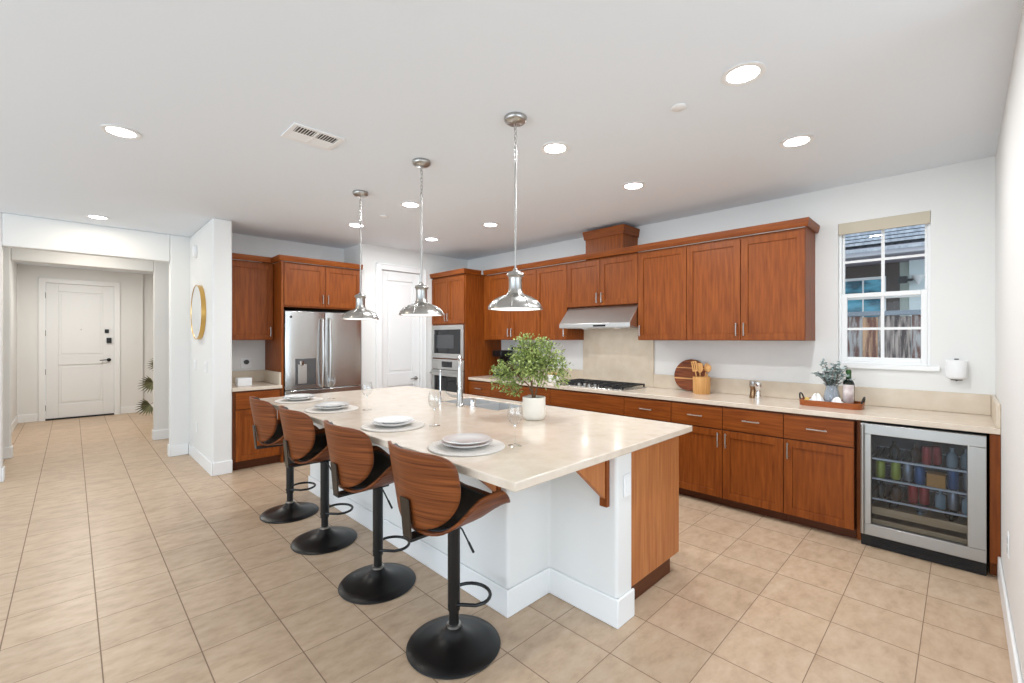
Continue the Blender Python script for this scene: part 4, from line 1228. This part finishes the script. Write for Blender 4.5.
do = shaker('-Y', NU, SX1 + 0.004, 1.738, UZ0 + 0.002, UZ1, t); pull('-Y', NU, 1.70, UZ0 + 0.10, do, True, 0.115)
mb = MB(); rings = []
for p in ((SX1 + 0.002, NU - 0.021), (1.706, NU - 0.021)):
    rings.append([mb.bm.verts.new((p[0], p[1] - o_, z)) for o_, z in prof])
for i in range(len(prof)): mb.bm.faces.new([rings[0][i], rings[0][(i + 1) % len(prof)], rings[1][(i + 1) % len(prof)], rings[1][i]])
mb.bm.faces.new(rings[0]); mb.bm.faces.new(rings[1])
obj('crown', mb, 'cherry_h', t)
t = thing('tissue_box', 'white ribbed box standing on the small counter by refrigerator', 'box', (1.40, 5.80, 0.9145))
mb = MB(); mb.box(1.33, 1.475, 5.75, 5.85, 0.9145, 1.005)
obj('box', mb, 'white', t, bevel=0.004)
mb = MB()
for k in range(4): mb.box(1.335, 1.47, 5.747, 5.7499, 0.93 + k * 0.018, 0.936 + k * 0.018)
obj('rib', mb, 'trim', t)
t = thing('niche_outlet', 'white outlet with plug on the wall above the small counter', 'outlet', (1.53, YN, 1.14))
obj('plate', MB().box(1.47, 1.59, YN - 0.006, YN - 0.0005, 1.09, 1.21), 'white', t, bevel=0.002)
mb = MB(); mb.lathe([(0.028, 0), (0.028, -0.02), (0.022, -0.026), (0, -0.026)], (1.53, YN - 0.0062, 1.165), 18, 'y'); obj('plug', mb, 'grey_glass', t)


# ------------------------------------------------------------------ pendants
def pendant():
    t = thing('pendant_lamp', '', 'pendant light', (0, 0, 0), 'pendant lamps over the island')
    mb = MB(); mb.lathe([(0, 0), (0.062, 0), (0.066, -0.006), (0.064, -0.022), (0.052, -0.034), (0.012, -0.04), (0, -0.04)], n=36); obj('canopy', mb, 'nickel', t, angle=50)
    mb = MB()
    for k in range(8):
        z = -0.055 - k * 0.027; pts = []
        for i in range(12):
            a = 2 * PI * i / 12
            u, v = 0.009 * math.cos(a), 0.0185 * math.sin(a)
            pts.append((u, 0, z + v) if k % 2 else (0, u, z + v))
        mb.tube(pts, 0.0022, 6, True)
    obj('chain', mb, 'nickel', t)
    mb = MB(); mb.tube([(0, 0, -0.265), (0, 0, -0.89)], 0.0058, 12); obj('rod', mb, 'nickel', t)
    mb = MB(); mb.lathe([(0.008, -0.873), (0.013, -0.878), (0.015, -0.888), (0.03, -0.894), (0.047, -0.903), (0.05, -0.914), (0.042, -0.922), (0.0385, -0.935), (0.0385, -0.99), (0.041, -1.008), (0.049, -1.024), (0.046, -1.026), (0.03, -1.0), (0.008, -0.9)], n=40); obj('socket_cap', mb, 'nickel', t, angle=50)
    mb = MB(); mb.lathe([(0.048, -1.022), (0.066, -1.036), (0.094, -1.045), (0.124, -1.062), (0.146, -1.084), (0.157, -1.104), (0.1585, -1.112), (0.155, -1.1125), (0.152, -1.104), (0.141, -1.086), (0.121, -1.067), (0.092, -1.051), (0.064, -1.041), (0.046, -1.028)], n=56, closed=True); sh = obj('shade', mb, 'nickel', t, angle=50)
    for k in range(10):
        a = 2 * PI * k / 10
        pts = [(r * math.cos(a), r * math.sin(a), z) for r, z in ((0.06, -1.031), (0.094, -1.044), (0.124, -1.061), (0.146, -1.083), (0.1565, -1.103))]
        mb = MB(); mb.tube(pts, 0.0042, 6); obj('rib', mb, 'nickel', sh)
    mb = MB(); mb.lathe([(0, -1.098), (0.14, -1.1), (0.147, -1.106), (0.142, -1.11), (0, -1.114)], n=40); obj('diffuser', mb, 'lens_p', t, angle=60)
    return t


pd = pendant()
for i, (x, y, lb) in enumerate(((1.823, 1.815, 'brushed nickel pendant lamp nearest the camera, over the potted tree end of the island'), (1.793, 2.741, 'brushed nickel pendant lamp in the middle, in front of the pantry door'), (1.793, 3.696, 'brushed nickel pendant lamp farthest away, in front of the refrigerator'))):
    if i == 0: pd.location = (x, y, ZC - 0.0005); pd['label'] = lb
    else: dup(pd, (x, y, ZC - 0.0005), lb)

# recessed lights
t = thing('recessed_light', '', 'ceiling light', (0, 0, 0), 'recessed ceiling lights')
mb = MB(); mb.lathe([(0.072, -0.001), (0.095, -0.001), (0.097, -0.005), (0.075, -0.008), (0.070, -0.005)], n=40, closed=True); obj('trim_ring', mb, 'trim', t, angle=50)
mb = MB(); mb.lathe([(0, -0.0012), (0.0695, -0.0012), (0.0695, -0.0045), (0, -0.006)], n=36); obj('lens', mb, 'lens', t, angle=60)
cl = [(0.216, 3.658, 'recessed ceiling light at left above the walkway, left of the vent'), (0.195, 6.40, 'recessed ceiling light nearest the entry hall opening'),
      (2.306, 0.744, 'large recessed ceiling light nearest the camera at upper right'), (3.34, 0.754, 'recessed ceiling light nearest the window'),
      (2.308, 1.923, 'recessed ceiling light beside the nearest pendant canopy'), (3.341, 1.933, 'recessed ceiling light in front of the hood chimney box'),
      (2.300, 3.704, 'recessed ceiling light left of the middle pendant rod'), (3.288, 4.798, 'recessed ceiling light in front of the oven tower'),
      (3.341, 3.722, 'recessed ceiling light in front of the corner upper cabinet'), (2.278, 4.805, 'recessed ceiling light in front of the refrigerator cabinets')]
for i, (x, y, lb) in enumerate(cl):
    if i == 0: t.location = (x, y, ZC); t['label'] = lb
    else: dup(t, (x, y, ZC), lb)
for i, (x, y, lb) in enumerate([(0.15, 9.8, 'recessed ceiling light inside the entry by the front door'), (0.15, 7.5, 'recessed ceiling light in the cross hall')]):
    dup(t, (x, y, ZC), lb)


def lamp(name, loc, power, color, size=0.14):
    l = D.lights.new(name, 'AREA'); l.shape = 'DISK'; l.size = size; l.energy = power; l.color = color; l.spread = PI
    o_ = D.objects.new(name, l); COL.objects.link(o_); o_.location = loc
    return o_


for (x, y, lb) in cl: lamp('can_glow', (x, y, ZC - 0.02), (11.5 if y < 1 else 10.5) if x > 1 else 5, (0.93, 0.97, 1.0) if x > 1 else (1.0, 0.87, 0.68))
lamp('entry_glow', (0.15, 9.8, ZC - 0.02), 32, (1.0, 0.97, 0.92))
lamp('hall_glow', (0.15, 7.5, ZC - 0.02), 10, (1.0, 0.93, 0.82))
for (x, y) in ((2.62,  4.2), (3.05, 4.2)):
    lamp('hood_glow', (4.2, x if x < 3 else 3.05, 1.555), 0.8, (1.0, 0.96, 0.9), 0.06)

# ceiling vent, detectors
t = thing('ceiling_vent', 'white ceiling air vent with angled louvres above the walkway', 'vent', (1.09, 2.90, ZC))
vx0, vx1, vy0, vy1 = 0.935, 1.245, 2.775, 3.02
mb = MB(); z0, z1 = ZC - 0.008, ZC - 0.0005; q = 0.028
mb.box(vx0, vx1, vy0, vy0 + q, z0, z1); mb.box(vx0, vx1, vy1 - q, vy1, z0, z1); mb.box(vx0, vx0 + q, vy0 + q, vy1 - q, z0, z1); mb.box(vx1 - q, vx1, vy0 + q, vy1 - q, z0, z1); mb.box((vx0 + vx1) / 2 - 0.008, (vx0 + vx1) / 2 + 0.008, vy0 + q, vy1 - q, z0, z1)
obj('frame', mb, 'white', t, bevel=0.002)
obj('duct_shade_sheet', MB().box(vx0 + q, vx1 - q, vy0 + q, vy1 - q, ZC - 0.0018, ZC - 0.0006), mat('duct_shade', rgb(60, 60, 60), 0.9), t)  # flat dark sheet in place of a hollow duct, its shade put in colour
ymid = (vy0 + vy1) / 2
for hx0, hx1 in ((vx0 + q, (vx0 + vx1) / 2 - 0.008), ((vx0 + vx1) / 2 + 0.008, vx1 - q)):
    mb = MB()
    for k in range(7):
        x = hx0 + (k + 0.5) * (hx1 - hx0) / 7
        mb.prism([(x - 0.007, ZC - 0.009), (x - 0.005, ZC - 0.009), (x + 0.006, ZC - 0.002), (x + 0.004, ZC - 0.002)], vy0 + q, ymid - 0.012, 'y')
    for k in range(6):
        y = ymid + (k + 0.5) * (vy1 - q - ymid) / 6
        mb.prism([(y + 0.008, ZC - 0.009), (y + 0.010, ZC - 0.009), (y - 0.007, ZC - 0.002), (y - 0.009, ZC - 0.002)], hx0, hx1, 'x')
    obj('louvre', mb, 'white', t)
mb = MB(); mb.lathe([(0, 0), (0.04, 0), (0.042, -0.004), (0.036, -0.008), (0, -0.009)], (2.387, 1.101, ZC - 0.0005), 28)
tag(obj('sprinkler_cover', mb, 'white', origin=(2.387, 1.101, ZC)), 'small flat white disc on the ceiling at upper right', 'sprinkler cover', 'sprinkler covers on the ceiling')
mb = MB(); mb.lathe([(0, 0), (0.04, 0), (0.042, -0.004), (0.036, -0.008), (0, -0.009)], (2.318, 4.247, ZC - 0.0005), 28)
tag(obj('sprinkler_cover', mb, 'white', origin=(2.318, 4.247, ZC)), 'small flat white disc on the ceiling near the farthest pendant', 'sprinkler cover', 'sprinkler covers on the ceiling')

# ------------------------------------------------------------------ mirror wall fittings
t = thing('round_mirror', 'round mirror with thin brass rim on the short wall', 'mirror', (SX0, 6.20, 1.757))
mb = MB(); c = (SX0 - 0.0005, 6.20, 1.757)
mb.lathe([(0.285, -0.001), (0.314, -0.001), (0.314, -0.045), (0.306, -0.045), (0.304, -0.040), (0.285, -0.030)], c, 64, 'x', True); obj('rim', mb, 'gold', t, angle=50)
mb = MB(); mb.lathe([(0, -0.002), (0.284, -0.002), (0.2845, -0.031), (0.303, -0.041), (0, -0.041)], c, 64, 'x'); obj('glass', mb, 'mirror', t)
mb = MB(); mb.lathe([(0, -0.001), (0.055, -0.001), (0.06, -0.01), (0.055, -0.035), (0.03, -0.042), (0, -0.043)], (SX0, 6.42, 2.49), 28, 'x')
for v in mb.bm.verts: v.co.z = 2.49 + (v.co.z - 2.49) * 1.35
tag(obj('door_chime', mb, 'white', origin=(SX0, 6.42, 2.49), angle=50), 'white oval chime high on the mirror wall', 'chime')
for (y, lb) in ((6.50, 'white switch plate on mirror wall, farther one'), (5.90, 'white switch plate on mirror wall, nearer one')):
    t = thing('light_switch', lb, 'switch', (SX0, y, 1.14), 'switch plates on the mirror wall')
    obj('plate', MB().box(SX0 - 0.006, SX0 - 0.0005, y - 0.06, y + 0.06, 1.08, 1.20), 'white', t, bevel=0.002)
    obj('rocker', MB().box(SX0 - 0.0095, SX0 - 0.0062, y - 0.04, y - 0.008, 1.105, 1.175).box(SX0 - 0.0095, SX0 - 0.0062, y + 0.008, y + 0.04, 1.105, 1.175), 'trim', t, bevel=0.001)
t = thing('wall_outlet', 'white outlet low on the mirror wall', 'outlet', (SX0, 6.40, 0.40))
obj('plate', MB().box(SX0 - 0.006, SX0 - 0.0005, 6.365, 6.435, 0.345, 0.46), 'white', t, bevel=0.002)
obj('socket', MB().box(SX0 - 0.008, SX0 - 0.0062, 6.385, 6.415, 0.41, 0.44).box(SX0 - 0.008, SX0 - 0.0062, 6.385, 6.415, 0.365, 0.395), 'trim', t)
t = thing('wall_outlet', 'white outlet low on the right wall beside beverage fridge', 'outlet', (3.30, YR, 0.43))
obj('plate', MB().box(3.265, 3.335, YR + 0.0005, YR + 0.006, 0.375, 0.49), 'white', t, bevel=0.002)
obj('socket', MB().box(3.283, 3.317, YR + 0.0062, YR + 0.009, 0.44, 0.472).box(3.283, 3.317, YR + 0.0062, YR + 0.009, 0.393, 0.425), mat('socket_grey', rgb(200, 200, 200), 0.4), t)
t = thing('wall_dispenser', 'white rounded plug-in box on wall right of the window', 'air freshener', (XW, 0.028, 1.15))
mb = MB(); mb.lathe([(0, -0.07), (0.028, -0.07), (0.05, -0.062), (0.053, -0.05), (0.053, 0.055), (0.05, 0.066), (0.02, 0.072), (0, 0.072)], (XW - 0.034, 0.028, 1.228), 32)
for v in mb.bm.verts: v.co.x = XW - 0.034 + (v.co.x - XW + 0.034) * 0.62
obj('housing', mb, 'white', t, angle=60)
mb = MB(); mb.lathe([(0, -0.084), (0.005, -0.08), (0.008, -0.0705), (0.0, -0.0705)], (XW - 0.034, 0.028, 1.228), 14); mb.lathe([(0, -0.0765), (0.03, -0.0765), (0.034, -0.0715), (0, -0.0708)], (XW - 0.034, 0.028, 1.228), 24)
for v in mb.bm.verts: v.co.x = XW - 0.034 + (v.co.x - XW + 0.034) * 0.62
obj('nozzle', mb, 'grey_glass', t)
obj('clip', MB().box(XW - 0.045, XW - 0.0005, 0.016, 0.04, 1.30, 1.308), 'grey_glass', t, bevel=0.002)
obj('plate', MB().box(XW - 0.005, XW - 0.0005, -0.03, 0.086, 1.17, 1.30), 'white', t, bevel=0.002)

# ------------------------------------------------------------------ counter objects
CZT = 0.9145
# round cutting board leaning on the backsplash
cyb, cr = 1.975, 0.165
t = thing('cutting_board', 'round striped wooden cutting board leaning against the backsplash', 'cutting board', (4.50, cyb, CZT))


def lean(mb):
    rot = Matrix.Rotation(math.radians(14), 4, 'Y')
    bmesh.ops.transform(mb.bm, matrix=Matrix.Translation((4.502, cyb, CZT + 0.004)) @ rot, verts=mb.bm.verts)
    return mb


def strip(z0, z1, x0=-0.009, x1=0.009):
    def half(z): return math.sqrt(max(0, cr * cr - (z - cr) ** 2))
    n = 10; zs = [z0 + (z1 - z0) * i / n for i in range(n + 1)]
    pts = [(-half(z), z) for z in zs] + [(half(z), z) for z in reversed(zs)]
    clean = []
    for p in pts:
        if not clean or (abs(p[0] - clean[-1][0]) + abs(p[1] - clean[-1][1])) > 1e-5: clean.append(p)
    if abs(clean[0][0] - clean[-1][0]) + abs(clean[0][1] - clean[-1][1]) < 1e-5: clean.pop()
    m_ = MB(); m_.prism(clean, x0, x1, 'x'); return lean(m_)


for z0, z1, m_, lb in ((0.0, 0.118, 'acacia', None), (0.1182, 0.132, 'maple', 'pale maple stripe'), (0.1322, 0.232, 'acacia', None), (0.2322, 0.24, 'maple', 'pale maple stripe'), (0.2402, 2 * cr, 'acacia', None)):
    o = obj('board_strip', strip(z0, z1), m_, t)
    if lb: o['label'] = lb

ux, uy = 4.40, 1.80
t = thing('utensil_crock', 'round bamboo holder for cooking utensils beside the cutting board', 'utensil holder', (ux, uy, CZT))
mb = MB(); mb.lathe([(0, 0), (0.078, 0), (0.08, 0.003), (0.08, 0.165), (0.07, 0.165), (0.07, 0.01), (0, 0.01)], (ux, uy, CZT), 28); obj('cup', mb, 'bamboo', t, angle=50)
ut = [(-0.035, 0.045, -0.10, 0.30, 'slotted wooden turner at left in the bamboo holder', 'turner'), (-0.02, 0.012, -0.02, 0.28, 'wooden spatula second from left in the bamboo holder', 'spatula'),
      (0.02, -0.025, 0.08, 0.285, 'wooden spoon third from left in the bamboo holder', 'wooden_spoon'), (-0.02, -0.07, 0.11, 0.27, 'wooden spoon leaning right in the bamboo holder', 'wooden_spoon')]
for k, (dx, dy, tl, ln, lb, nm) in enumerate(ut):
    mb = MB(); L_ = ln
    mb.tube([(0, 0, 0), (0, 0, L_ * 0.68)], 0.006, 8)
    if nm == 'wooden_spoon':
        mb.lathe([(0, -0.04), (0.016, -0.03), (0.026, 0), (0.02, 0.028), (0, 0.04)], (0, 0, L_ * 0.85), 16)
        for v in mb.bm.verts:
            if v.co.z > L_ * 0.7: v.co.x *= 0.35
    elif nm == 'turner':
        for s in (-1, 0, 1): mb.box(-0.003, 0.003, s * 0.02 - 0.006, s * 0.02 + 0.006, L_ * 0.72, L_ * 0.97)
        mb.box(-0.003, 0.003, -0.026, 0.026, L_ * 0.66, L_ * 0.7199); mb.box(-0.003, 0.003, -0.026, 0.026, L_ * 0.9701, L_)
    else:
        mb.prism([(-0.01, L_ * 0.66), (0.01, L_ * 0.66), (0.028, L_ * 0.75), (0.028, L_ * 0.97), (0.02, L_), (-0.02, L_), (-0.028, L_ * 0.97), (-0.028, L_ * 0.75)], -0.003, 0.003, 'x')
    rot = Matrix.Rotation(tl * 1.6, 4, 'X') @ Matrix.Rotation(0.05 * (k - 1), 4, 'Y')
    bmesh.ops.transform(mb.bm, matrix=Matrix.Translation((ux + dx * 0.6, uy + dy * 0.35, CZT + 0.02)) @ rot, verts=mb.bm.verts)
    tag(obj(nm, mb, 'bamboo' if k != 2 else 'maple', origin=(ux, uy, CZT + 0.02)), lb, 'utensil', 'cooking utensils in the bamboo holder')

for (x, y, h, m_, nm, lb) in ((4.40, 1.335, 0.155, 'nickel', 'pepper_mill', 'bronze toned pepper mill, left of the pair on the range counter'), (4.36, 1.28, 0.15, 'chrome', 'salt_shaker', 'shiny chrome shaker, right of the pair on the range counter')):
    t = thing(nm, lb, 'shaker', (x, y, CZT), 'shakers on the range counter')
    mb = MB(); mb.lathe([(0, 0), (0.03, 0), (0.031, 0.004), (0.024, h * 0.35), (0.022, h * 0.55), (0.027, h * 0.7), (0, h * 0.7)], (x, y, CZT), 24); obj('body', mb, mat('bronze_tint', rgb(150, 120, 92), 0.25, metal=1.0) if m_ == 'nickel' else 'chrome', t, angle=50)
    mb = MB(); mb.lathe([(0, h * 0.702), (0.029, h * 0.702), (0.031, h * 0.75), (0.029, h * 0.97), (0.02, h), (0, h)], (x, y, CZT), 24); obj('cap', mb, m_, t, angle=50)

# serving tray with vase, bottle and cloths
tx, ty = 4.31, 0.735
t = thing('serving_tray', 'long wooden serving tray with dark loop handles right on the counter', 'tray', (tx, ty, CZT))


def stadium(hx, hy, r, n=8):
    pts = []
    for cx, cy_, a0 in ((hx - r, hy - r, 0), (-hx + r, hy - r, PI / 2), (-hx + r, -hy + r, PI), (hx - r, -hy + r, 1.5 * PI)):
        for i in range(n + 1):
            a = a0 + PI / 2 * i / n
            pts.append((cx + r * math.cos(a), cy_ + r * math.sin(a)))
    return pts


mb = MB(); outp = stadium(0.105, 0.204, 0.06); inp = stadium(0.093, 0.192, 0.05)
mb.prism([(tx + a, ty + b) for a, b in outp], CZT, CZT + 0.008); obj('bottom', mb, 'tray', t)
mb = MB(); n = len(outp); lo, hi, li, hi2 = [], [], [], []
for (a, b), (c_, d_) in zip(outp, inp):
    lo.append(mb.bm.verts.new((tx + a, ty + b, CZT + 0.0082))); hi.append(mb.bm.verts.new((tx + a * 1.02, ty + b * 1.01, CZT + 0.045)))
    li.append(mb.bm.verts.new((tx + c_, ty + d_, CZT + 0.0082))); hi2.append(mb.bm.verts.new((tx + c_ * 1.02, ty + d_ * 1.01, CZT + 0.045)))
for i in range(n):
    j = (i + 1) % n
    mb.bm.faces.new([lo[i], lo[j], hi[j], hi[i]]); mb.bm.faces.new([hi[i], hi[j], hi2[j], hi2[i]]); mb.bm.faces.new([hi2[i], hi2[j], li[j], li[i]]); mb.bm.faces.new([li[i], li[j], lo[j], lo[i]])
obj('rim', mb, 'tray', t, angle=50)
for s in (-1, 1):
    pts = [(tx - 0.055 * math.cos(PI * i / 10), ty + s * (0.198 + 0.012 * math.sin(PI * i / 10)), CZT + 0.04 + 0.05 * math.sin(PI * i / 10)) for i in range(11)]
    mb = MB(); mb.tube(pts, 0.006, 8); obj('handle', mb, 'black_metal', t)
TZ = CZT + 0.0085
vx, vy = 4.335, 0.735
t = thing('glass_vase', 'small pale blue glass vase of eucalyptus sprigs on the tray', 'vase', (vx, vy, TZ))
mb = MB(); mb.lathe([(0, 0), (0.04, 0), (0.05, 0.012), (0.056, 0.06), (0.048, 0.105), (0.039, 0.135), (0.044, 0.158), (0.04, 0.158), (0.036, 0.135), (0.044, 0.105), (0.052, 0.06), (0.045, 0.014), (0, 0.01)], (vx, vy, TZ), 32)
obj('vase', mb, mat('blue_glass', rgb(226, 236, 246), 0.06, trans=0.75), t, angle=60)
mb = MB(); ml = MB()
for k in range(22):
    a = 2 * PI * k / 22 + random.uniform(-0.2, 0.2); sp_ = random.uniform(0.03, 0.15)
    top = Vector((vx + 0.5 * sp_ * math.cos(a) - 0.03, vy + sp_ * math.sin(a), TZ + random.uniform(0.24, 0.38) - sp_ * 0.25))
    p0 = Vector((vx + 0.01 * math.cos(a), vy + 0.01 * math.sin(a), TZ + 0.02)); pm_ = Vector((vx + 0.02 * math.cos(a), vy + 0.02 * math.sin(a), TZ + 0.15))
    pts = [p0, pm_, pm_.lerp(top, 0.55) + Vector((0, 0, 0.015)), top]
    mb.tube(pts, [0.0022, 0.002, 0.0016, 0.001], 5)
    for j in range(11):
        u = j / 10; q = (pm_.lerp(pts[2], u * 2) if u < 0.5 else pts[2].lerp(top, u * 2 - 1))
        for s in (-1, 1):
            d = Vector((random.gauss(0, 0.7), random.gauss(0, 0.7) , random.uniform(-0.1, 0.8))) + Vector((math.cos(a + PI / 2), math.sin(a + PI / 2), 0)) * s
            ml.leaf(q, d, Vector((random.gauss(0, 1), random.gauss(0, 1), 1)), random.uniform(0.022, 0.036), random.uniform(0.014, 0.022))
obj('stems', mb, 'bark', t); obj('leaves', ml, 'euca', t)
wx, wy = 4.33, 0.625
t = thing('sparkling_bottle', 'dark green bottle with tall white label on the tray', 'bottle', (wx, wy, TZ))
mb = MB(); mb.lathe([(0, 0), (0.035, 0), (0.038, 0.006), (0.038, 0.175), (0.031, 0.195), (0.018, 0.212), (0.0165, 0.24), (0.0165, 0.265), (0, 0.265)], (wx, wy, TZ), 32); obj('body', mb, 'dark', t, angle=50)
mb = MB(); R2 = 0.0388; pts = []
for i in range(19):
    a = PI * (0.62 + 0.76 * i / 18)
    pts.append((a,))
lo = [mb.bm.verts.new((wx + R2 * math.cos(a[0]), wy + R2 * math.sin(a[0]), TZ + 0.012)) for a in pts]; hi = [mb.bm.verts.new((wx + R2 * math.cos(a[0]), wy + R2 * math.sin(a[0]), TZ + 0.172)) for a in pts]
for i in range(18): mb.bm.faces.new([lo[i], lo[i + 1], hi[i + 1], hi[i]])
solid(obj('label', mb, mat('white_label', rgb(222, 212, 208), 0.6, mott=(22, rgb(190, 172, 170), (1, 1, 1))), t), 0.0006, 1)
mb = MB(); mb.lathe([(0.0172, 0.19), (0.0175, 0.262), (0.019, 0.27), (0.015, 0.288), (0, 0.29), (0, 0.266)], (wx, wy, TZ), 20); obj('foil', mb, mat('green_foil', rgb(54, 92, 48), 0.35, metal=0.4), t, angle=50)
for k, (cx, cy_, rx, ry, hh, ph, lb) in enumerate(((4.268, 0.825, 0.05, 0.058, 0.088, 0.0, 'larger crumpled white napkin on the tray left of the vase'), (4.251, 0.685, 0.034, 0.048, 0.07, 1.7, 'smaller crumpled white napkin on the tray in front of vase and bottle'))):
    el = [(math.cos(2 * PI * i / 40), math.sin(2 * PI * i / 40)) for i in range(40)]

    def cloth(u, v, cx=cx, cy_=cy_, rx=rx, ry=ry, hh=hh, ph=ph):
        r = min(1.0, math.hypot(u, v)); a = math.atan2(v, u)
        z = hh * (1 - r ** 2.2) * (0.8 + 0.2 * math.sin(3 * a + ph)) + 0.012 * math.sin(7 * a + 5 * r + ph) * r * (1 - 0.6 * r) + 0.004
        w_ = 1 + 0.08 * math.sin(5 * a + ph)
        return (cx + rx * u * w_, cy_ + ry * v * w_, TZ + max(0.003, z))
    mb = MB(); mb.fan(el, cloth, (0, 0.15, 0.3, 0.45, 0.6, 0.75, 0.88, 1.0))
    o = solid(obj('napkin', mb, mat('linen_white', rgb(238, 236, 234), 0.85), angle=80, origin=(cx, cy_, TZ)), 0.003, 1.0)
    tag(o, lb, 'napkin', 'white napkins on the tray')
mb = MB(); mb.lathe([(0, -0.024), (0.014, -0.02), (0.023, 0), (0.017, 0.018), (0.006, 0.026), (0, 0.027)], (4.29, 0.893, TZ + 0.0245), 20)
tag(obj('lemon', mb, mat('lemon_skin', rgb(214, 178, 96), 0.5), origin=(4.29, 0.893, TZ), angle=60), 'yellow lemon at the left end of the tray', 'fruit')

# things on the counter behind the potted tree
t = thing('coffee_maker', 'black coffee maker in the counter corner behind the potted tree', 'coffee maker', (4.42, 4.66, CZT))
cx, cy_ = 4.42, 4.66
obj('base', MB().box(cx - 0.12, cx + 0.12, cy_ - 0.09, cy_ + 0.09, CZT, CZT + 0.035), 'black', t, bevel=0.006)
obj('tower', MB().box(cx + 0.02, cx + 0.12, cy_ - 0.09, cy_ + 0.09, CZT + 0.0355, CZT + 0.28), 'black', t, bevel=0.006)
obj('head', MB().box(cx - 0.12, cx + 0.12, cy_ - 0.092, cy_ + 0.092, CZT + 0.2805, CZT + 0.37), 'black', t, bevel=0.01)
mb = MB(); mb.lathe([(0, 0), (0.055, 0), (0.066, 0.03), (0.064, 0.09), (0.045, 0.12), (0.048, 0.13), (0, 0.13)], (cx - 0.055, cy_, CZT + 0.036), 28); ca = obj('carafe', mb, 'dark_glass', t, angle=50)
mb = MB(); mb.tube([(cx - 0.118, cy_ - 0.02, CZT + 0.14), (cx - 0.15, cy_ - 0.05, CZT + 0.13), (cx - 0.15, cy_ - 0.05, CZT + 0.08), (cx - 0.118, cy_ - 0.02, CZT + 0.065)], 0.006, 8); obj('handle', mb, 'black', ca)
t = thing('spice_rack', 'dark metal rack on the counter beside the coffee maker', 'rack', (4.45, 4.36, CZT))
mb = MB()
for x in (4.40, 4.52):
    for y in (4.27, 4.45): mb.tube([(x, y, CZT), (x, y, CZT + 0.41)], 0.005, 8)
obj('frame', mb, 'black_metal', t)
for z in (0.05, 0.22, 0.39):
    mb = MB(); mb.box(4.395, 4.525, 4.265, 4.455, CZT + z, CZT + z + 0.006); mb.box(4.394, 4.398, 4.265, 4.455, CZT + z + 0.0062, CZT + z + 0.03)
    obj('shelf', mb, 'black_metal', t)
k = 0
for z in (0.0565, 0.2265):
    for y in (4.30, 4.36, 4.42):
        j = thing('spice_jar', '%s jar on the %s shelf of the dark rack' % (('left', 'middle', 'right')[2 - k % 3], 'lower' if z < 0.1 else 'upper'), 'jar', (4.46, y, CZT + z), 'spice jars in the dark rack')
        mb = MB(); mb.lathe([(0, 0), (0.021, 0), (0.022, 0.003), (0.022, 0.07), (0, 0.07)], (4.46, y, CZT + z), 16); obj('jar', mb, mat('spice', [rgb(150, 80, 40), rgb(110, 110, 60), rgb(170, 130, 70)][k % 3], 0.4), j)
        mb = MB(); mb.lathe([(0, 0.0705), (0.023, 0.0705), (0.023, 0.09), (0, 0.09)], (4.46, y, CZT + z), 16); obj('lid', mb, 'black', j); k += 1
t = thing('canister', 'white canister with tan lid left of the cooktop', 'canister', (4.30, 3.60, CZT))
mb = MB(); mb.lathe([(0, 0), (0.075, 0), (0.08, 0.006), (0.08, 0.085), (0.076, 0.09), (0, 0.09)], (4.30, 3.60, CZT), 32); obj('body', mb, 'porcelain', t, angle=50)
mb = MB(); mb.lathe([(0, 0.0905), (0.078, 0.0905), (0.078, 0.105), (0.02, 0.109), (0.016, 0.125), (0, 0.127)], (4.30, 3.60, CZT), 32); obj('lid', mb, 'bamboo', t, angle=50)

# ------------------------------------------------------------------ palm in the entry
qx, qy = 1.30, 10.35
t = thing('potted_palm', 'palm plant peeking out beside the front door', 'plant', (qx, qy, 0))
mb = MB(); mb.lathe([(0, 0), (0.13, 0), (0.14, 0.01), (0.17, 0.30), (0.16, 0.30), (0.15, 0.27), (0, 0.27)], (qx, qy, 0), 32); obj('pot', mb, 'pot', t, angle=50)
ms, ml = MB(), MB()
fr = [(-0.25, -0.05, 0.66), (-0.30, -0.1, 0.27), (-0.13, 0.1, 1.0), (0.2, 0.2, 0.9), (0.1, -0.3, 0.7), (0.3, -0.1, 0.6), (0.05, 0.3, 0.8)]
for dx, dy, h in fr:
    p0 = Vector((qx, qy, 0.27)); e = Vector((qx + dx, qy + dy, h)); m_ = Vector((qx + dx * 0.45, qy + dy * 0.45, 0.27 + (h - 0.27) * 0.9 + 0.12))
    ms.tube([p0, m_, e], [0.007, 0.005, 0.003], 6)
    ax = (e - m_).normalized()
    for j in range(13):
        a = (j - 6) / 6 * 1.35
        d = Matrix.Rotation(a, 3, 'Y') @ (ax + Vector((0, 0, 0.1)))
        ml.leaf(e, d, Vector((0.2, 1, 0.3)), 0.26 - 0.06 * abs(a), 0.034)
obj('stems', ms, 'bark', t); obj('fronds', ml, 'palm', t)
